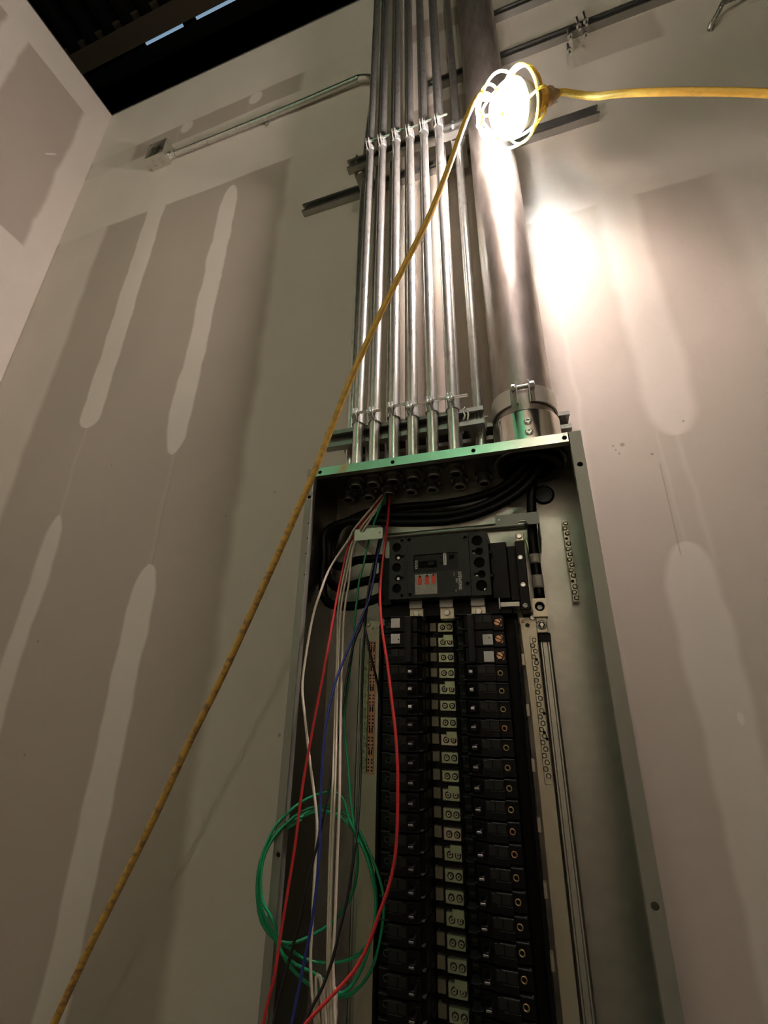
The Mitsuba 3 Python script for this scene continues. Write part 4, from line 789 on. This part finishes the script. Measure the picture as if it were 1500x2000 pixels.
for nm, m, lab, grp in (('white', 'wire_white', 'white wire bowing out furthest left, against the side of the panel box', None),
        ('w2', 'wire_white', 'white wire at the left of the straight white bundle', 'white wires of the bundle'), ('w3', 'wire_white', 'white wire in the middle of the straight white bundle', 'white wires of the bundle'),
        ('w4', 'wire_white', 'white wire at the right of the straight white bundle', 'white wires of the bundle'),
        ('red1', 'wire_red', 'red wire slanting down to the lower left corner of the panel box', None), ('red2', 'wire_red', 'red wire sweeping down in front of the left breakers, then back left', None),
        ('blue', 'wire_blue', 'blue wire slanting down across the white bundle', None), ('green', 'wire_green', 'single green wire running from the conduit bushing down to the green coil', None),
        ('blkA', 'wire_black', 'short black wire passing over the left neutral bar', None), ('blkB', 'wire_black', 'black wire crossing the white bundle towards the lower left', None),
        ('blkC', 'wire_black', 'black wire hanging right of the white bundle and crossing it near the bottom', None)):
    Wp = list(PATHS[nm])
    if nm not in ('green', 'blkA'):
        e = np.array(Wp[-1]); v = e - np.array(Wp[-3]); v /= np.linalg.norm(v)
        e2 = e + v * .06; e3 = e2 + np.array([.3 * v[0] * .1, -.004, -.11]); Wp += [tuple(e2), tuple(e3), (e3[0] - .01, e3[1] - .006, -.70)]
    k = single({'w': 'white_wire', 'r': 'red_wire', 'g': 'green_wire'}.get(nm[0], 'blue_wire' if nm == 'blue' else 'black_wire'), tube(Wp, .0021 if nm != 'red2' else .0023, 8, .010), m, lab, 'wire', True, grp)
k = thing('green_wire_coil', 'loose coil of green wire hanging over the left edge of the panel box', 'wire coil')
for i in range(4): part(k, 'loop', tube(PATHS['g%d' % i], .0021, 8, .008), 'wire_green', True)
for i in range(5): single('white_wire_loop', tube(PATHS['l%d' % i], .0023, 8, .006), 'wire_white', 'folded white wire end at the bottom of the white bundle, below the green coil', 'wire', True, 'folded white wire ends')

# ------------------------------------------------------------------ the caged string lamp and its cords
AX = np.array([-.80, -.25, -.42]); AX /= np.linalg.norm(AX)
def lamp(Cc, ax, label, L, sc=1.0, group=None, tint=(1.0, .83, .79), guard='lamp_yellow'):
    k = thing('cage_lamp', label, 'lamp', group)
    Cc = np.asarray(Cc, float); u, v, w = frame(ax)
    def pt(r, h, a): return Cc + w * h + r * (math.cos(a) * u + math.sin(a) * v)
    # half an LED globe: the dome gives off light, the housing behind it does not
    rb = .054
    dome = lathe([(0, -rb)] + [(rb * math.cos(q), rb * math.sin(q)) for q in np.radians(np.linspace(-12, 90, 14))][::1], Cc - w * .004, w, 28) if False else \
        lathe([(rb * math.cos(q), rb * math.sin(q)) for q in np.radians(np.linspace(-8, 89.9, 16))], Cc - w * .004, w, 28)
    kb = part(k, 'bulb', dome, 'lamp_base', True, label='glowing bulb dome')
    scene[kb]['emitter'] = {'type': 'area', 'radiance': rgb(*[L * c for c in tint])}
    part(k, 'bulb_housing', lathe([(.0536, -.0115), (.0500, -.024), (.0390, -.040), (.0200, -.052), (.0150, -.066), (.0135, -.085), (0, -.085)][::-1], Cc, w, 24), 'lamp_base', 40)
    part(k, 'socket', lathe([(0, -.130), (.0085, -.130), (.0110, -.124), (.0125, -.112)] + [(.0185 + (.0014 if i % 2 else 0), -.110 + .0045 * i) for i in range(10)] + [(.0215, -.064), (.0215, -.058), (.014, -.058)], Cc, w, 24), 'socket_brown', 30)
    Rr, Lh = .073 * sc, .082 * sc
    def prof(a): return max(Rr * math.sin(a), .006), -Lh * math.cos(a)
    for i in range(7):
        th = 2 * math.pi * i / 7
        P = []
        for a in np.linspace(.26, math.pi - .10, 26):
            r, h = prof(a); P.append(pt(r, h, th + .22 * math.sin(2 * a)))
        part(k, 'cage_rib', tube(np.array(P), .0033, 8, raw=True), guard, True)
    for a in (.30, 1.30, 2.35):
        r, h = prof(a); part(k, 'cage_ring', ring(Cc + w * h, w, r, .0030, 40, 8), guard, True)
    part(k, 'cage_cap', lathe([(0, 0), (.013, 0), (.013, .005), (.006, .008), (0, .008)], Cc + w * (Lh - .004), w, 18), guard, 30)
    part(k, 'cage_collar', lathe([(.0216, -Lh - .006), (.0255, -Lh - .004), (.0255, -Lh + .012), (.0216, -Lh + .012)], Cc, w, 24), guard, 30)
    return k
LC = np.array([.0745, .662, 1.2680])
lamp(LC, AX, 'lit work lamp in a yellow plastic cage hanging in front of the thick pipe', LAMP_L)
sock = LC - AX * .128
CORD = [tuple(sock), tuple(sock - AX * .016), (.2250, .6950, 1.2930), (.2560, .6850, 1.2450), (.2992, .6745, 1.2057), (.3656, .6662, 1.1507), (.4438, .6645, 1.0961), (.5132, .6642, 1.0447), (.6008, .6592, .9657), (.80, .60, .85), (1.1, .25, .78), (1.25, -.6, .90), (1.15, -1.3, 1.25), (.60, -1.50, 1.60), (.374, -1.635, 1.696)]
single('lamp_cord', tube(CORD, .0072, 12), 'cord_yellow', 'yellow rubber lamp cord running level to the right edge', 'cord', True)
LEFT = [(.0190, .622, 1.2690), (.0047, .606, 1.2458), (-.0145, .5992, 1.1953), (-.0371, .5987, 1.1276), (-.0672, .6057, 1.0414), (-.1172, .62, .923), (-.1751, .6301, .8083), (-.2306, .6394, .6974), (-.2848, .6515, .5809), (-.3263, .662, .4779), (-.3603, .6695, .3876), (-.3937, .6762, .3111), (-.4313, .6844, .2282), (-.4779, .6959, .1307), (-.5332, .7103, .0197), (-.5854, .7207, -.0795), (-.6464, .7371, -.1995), (-.704, .7494, -.3074), (-.7495, .7573, -.3957), (-.7985, .7691, -.4958), (-.838, .7756, -.5938), (-.93, .80, -.95), (-.97, .80, -1.35), (-.90, .75, -1.488), (-.6, .6, -1.490)]
k = thing('lamp_cord', 'dusty yellow lamp cord slanting from the lamp down across the panel to the lower left', 'cord')
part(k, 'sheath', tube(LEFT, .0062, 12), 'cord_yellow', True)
part(k, 'clip', cat_(C((.010, .612, 1.2575), (.024, .627, 1.2755), .0088, 14, .001), ring((.024, .628, 1.277), (.3, -.5, .8), .010, .003)), 'lamp_yellow')
# unseen fill lamp added behind the viewer, bounced off the opposite wall
for Cc, ax in (((.36, -1.75, 1.75), (-.10, -.90, .42)),):
    lamp(Cc, np.array(ax), 'added unseen fill lamp in a cage, further along the cord, facing the opposite wall', FILL_L, tint=(.96, .875, .79), guard='black_plastic')
single('lamp_cord', tube([(.43, -1.72, 1.79), (.48, -1.75, 1.80), (.9, -2.0, 1.5), (1.6, -2.1, 1.2), (2.4, -2.4, 1.3), (2.88, -2.5, 1.4)], .0062, 10, .03), 'cord_yellow', 'yellow lamp cord added out of view beyond the fill lamp', 'cord', True)
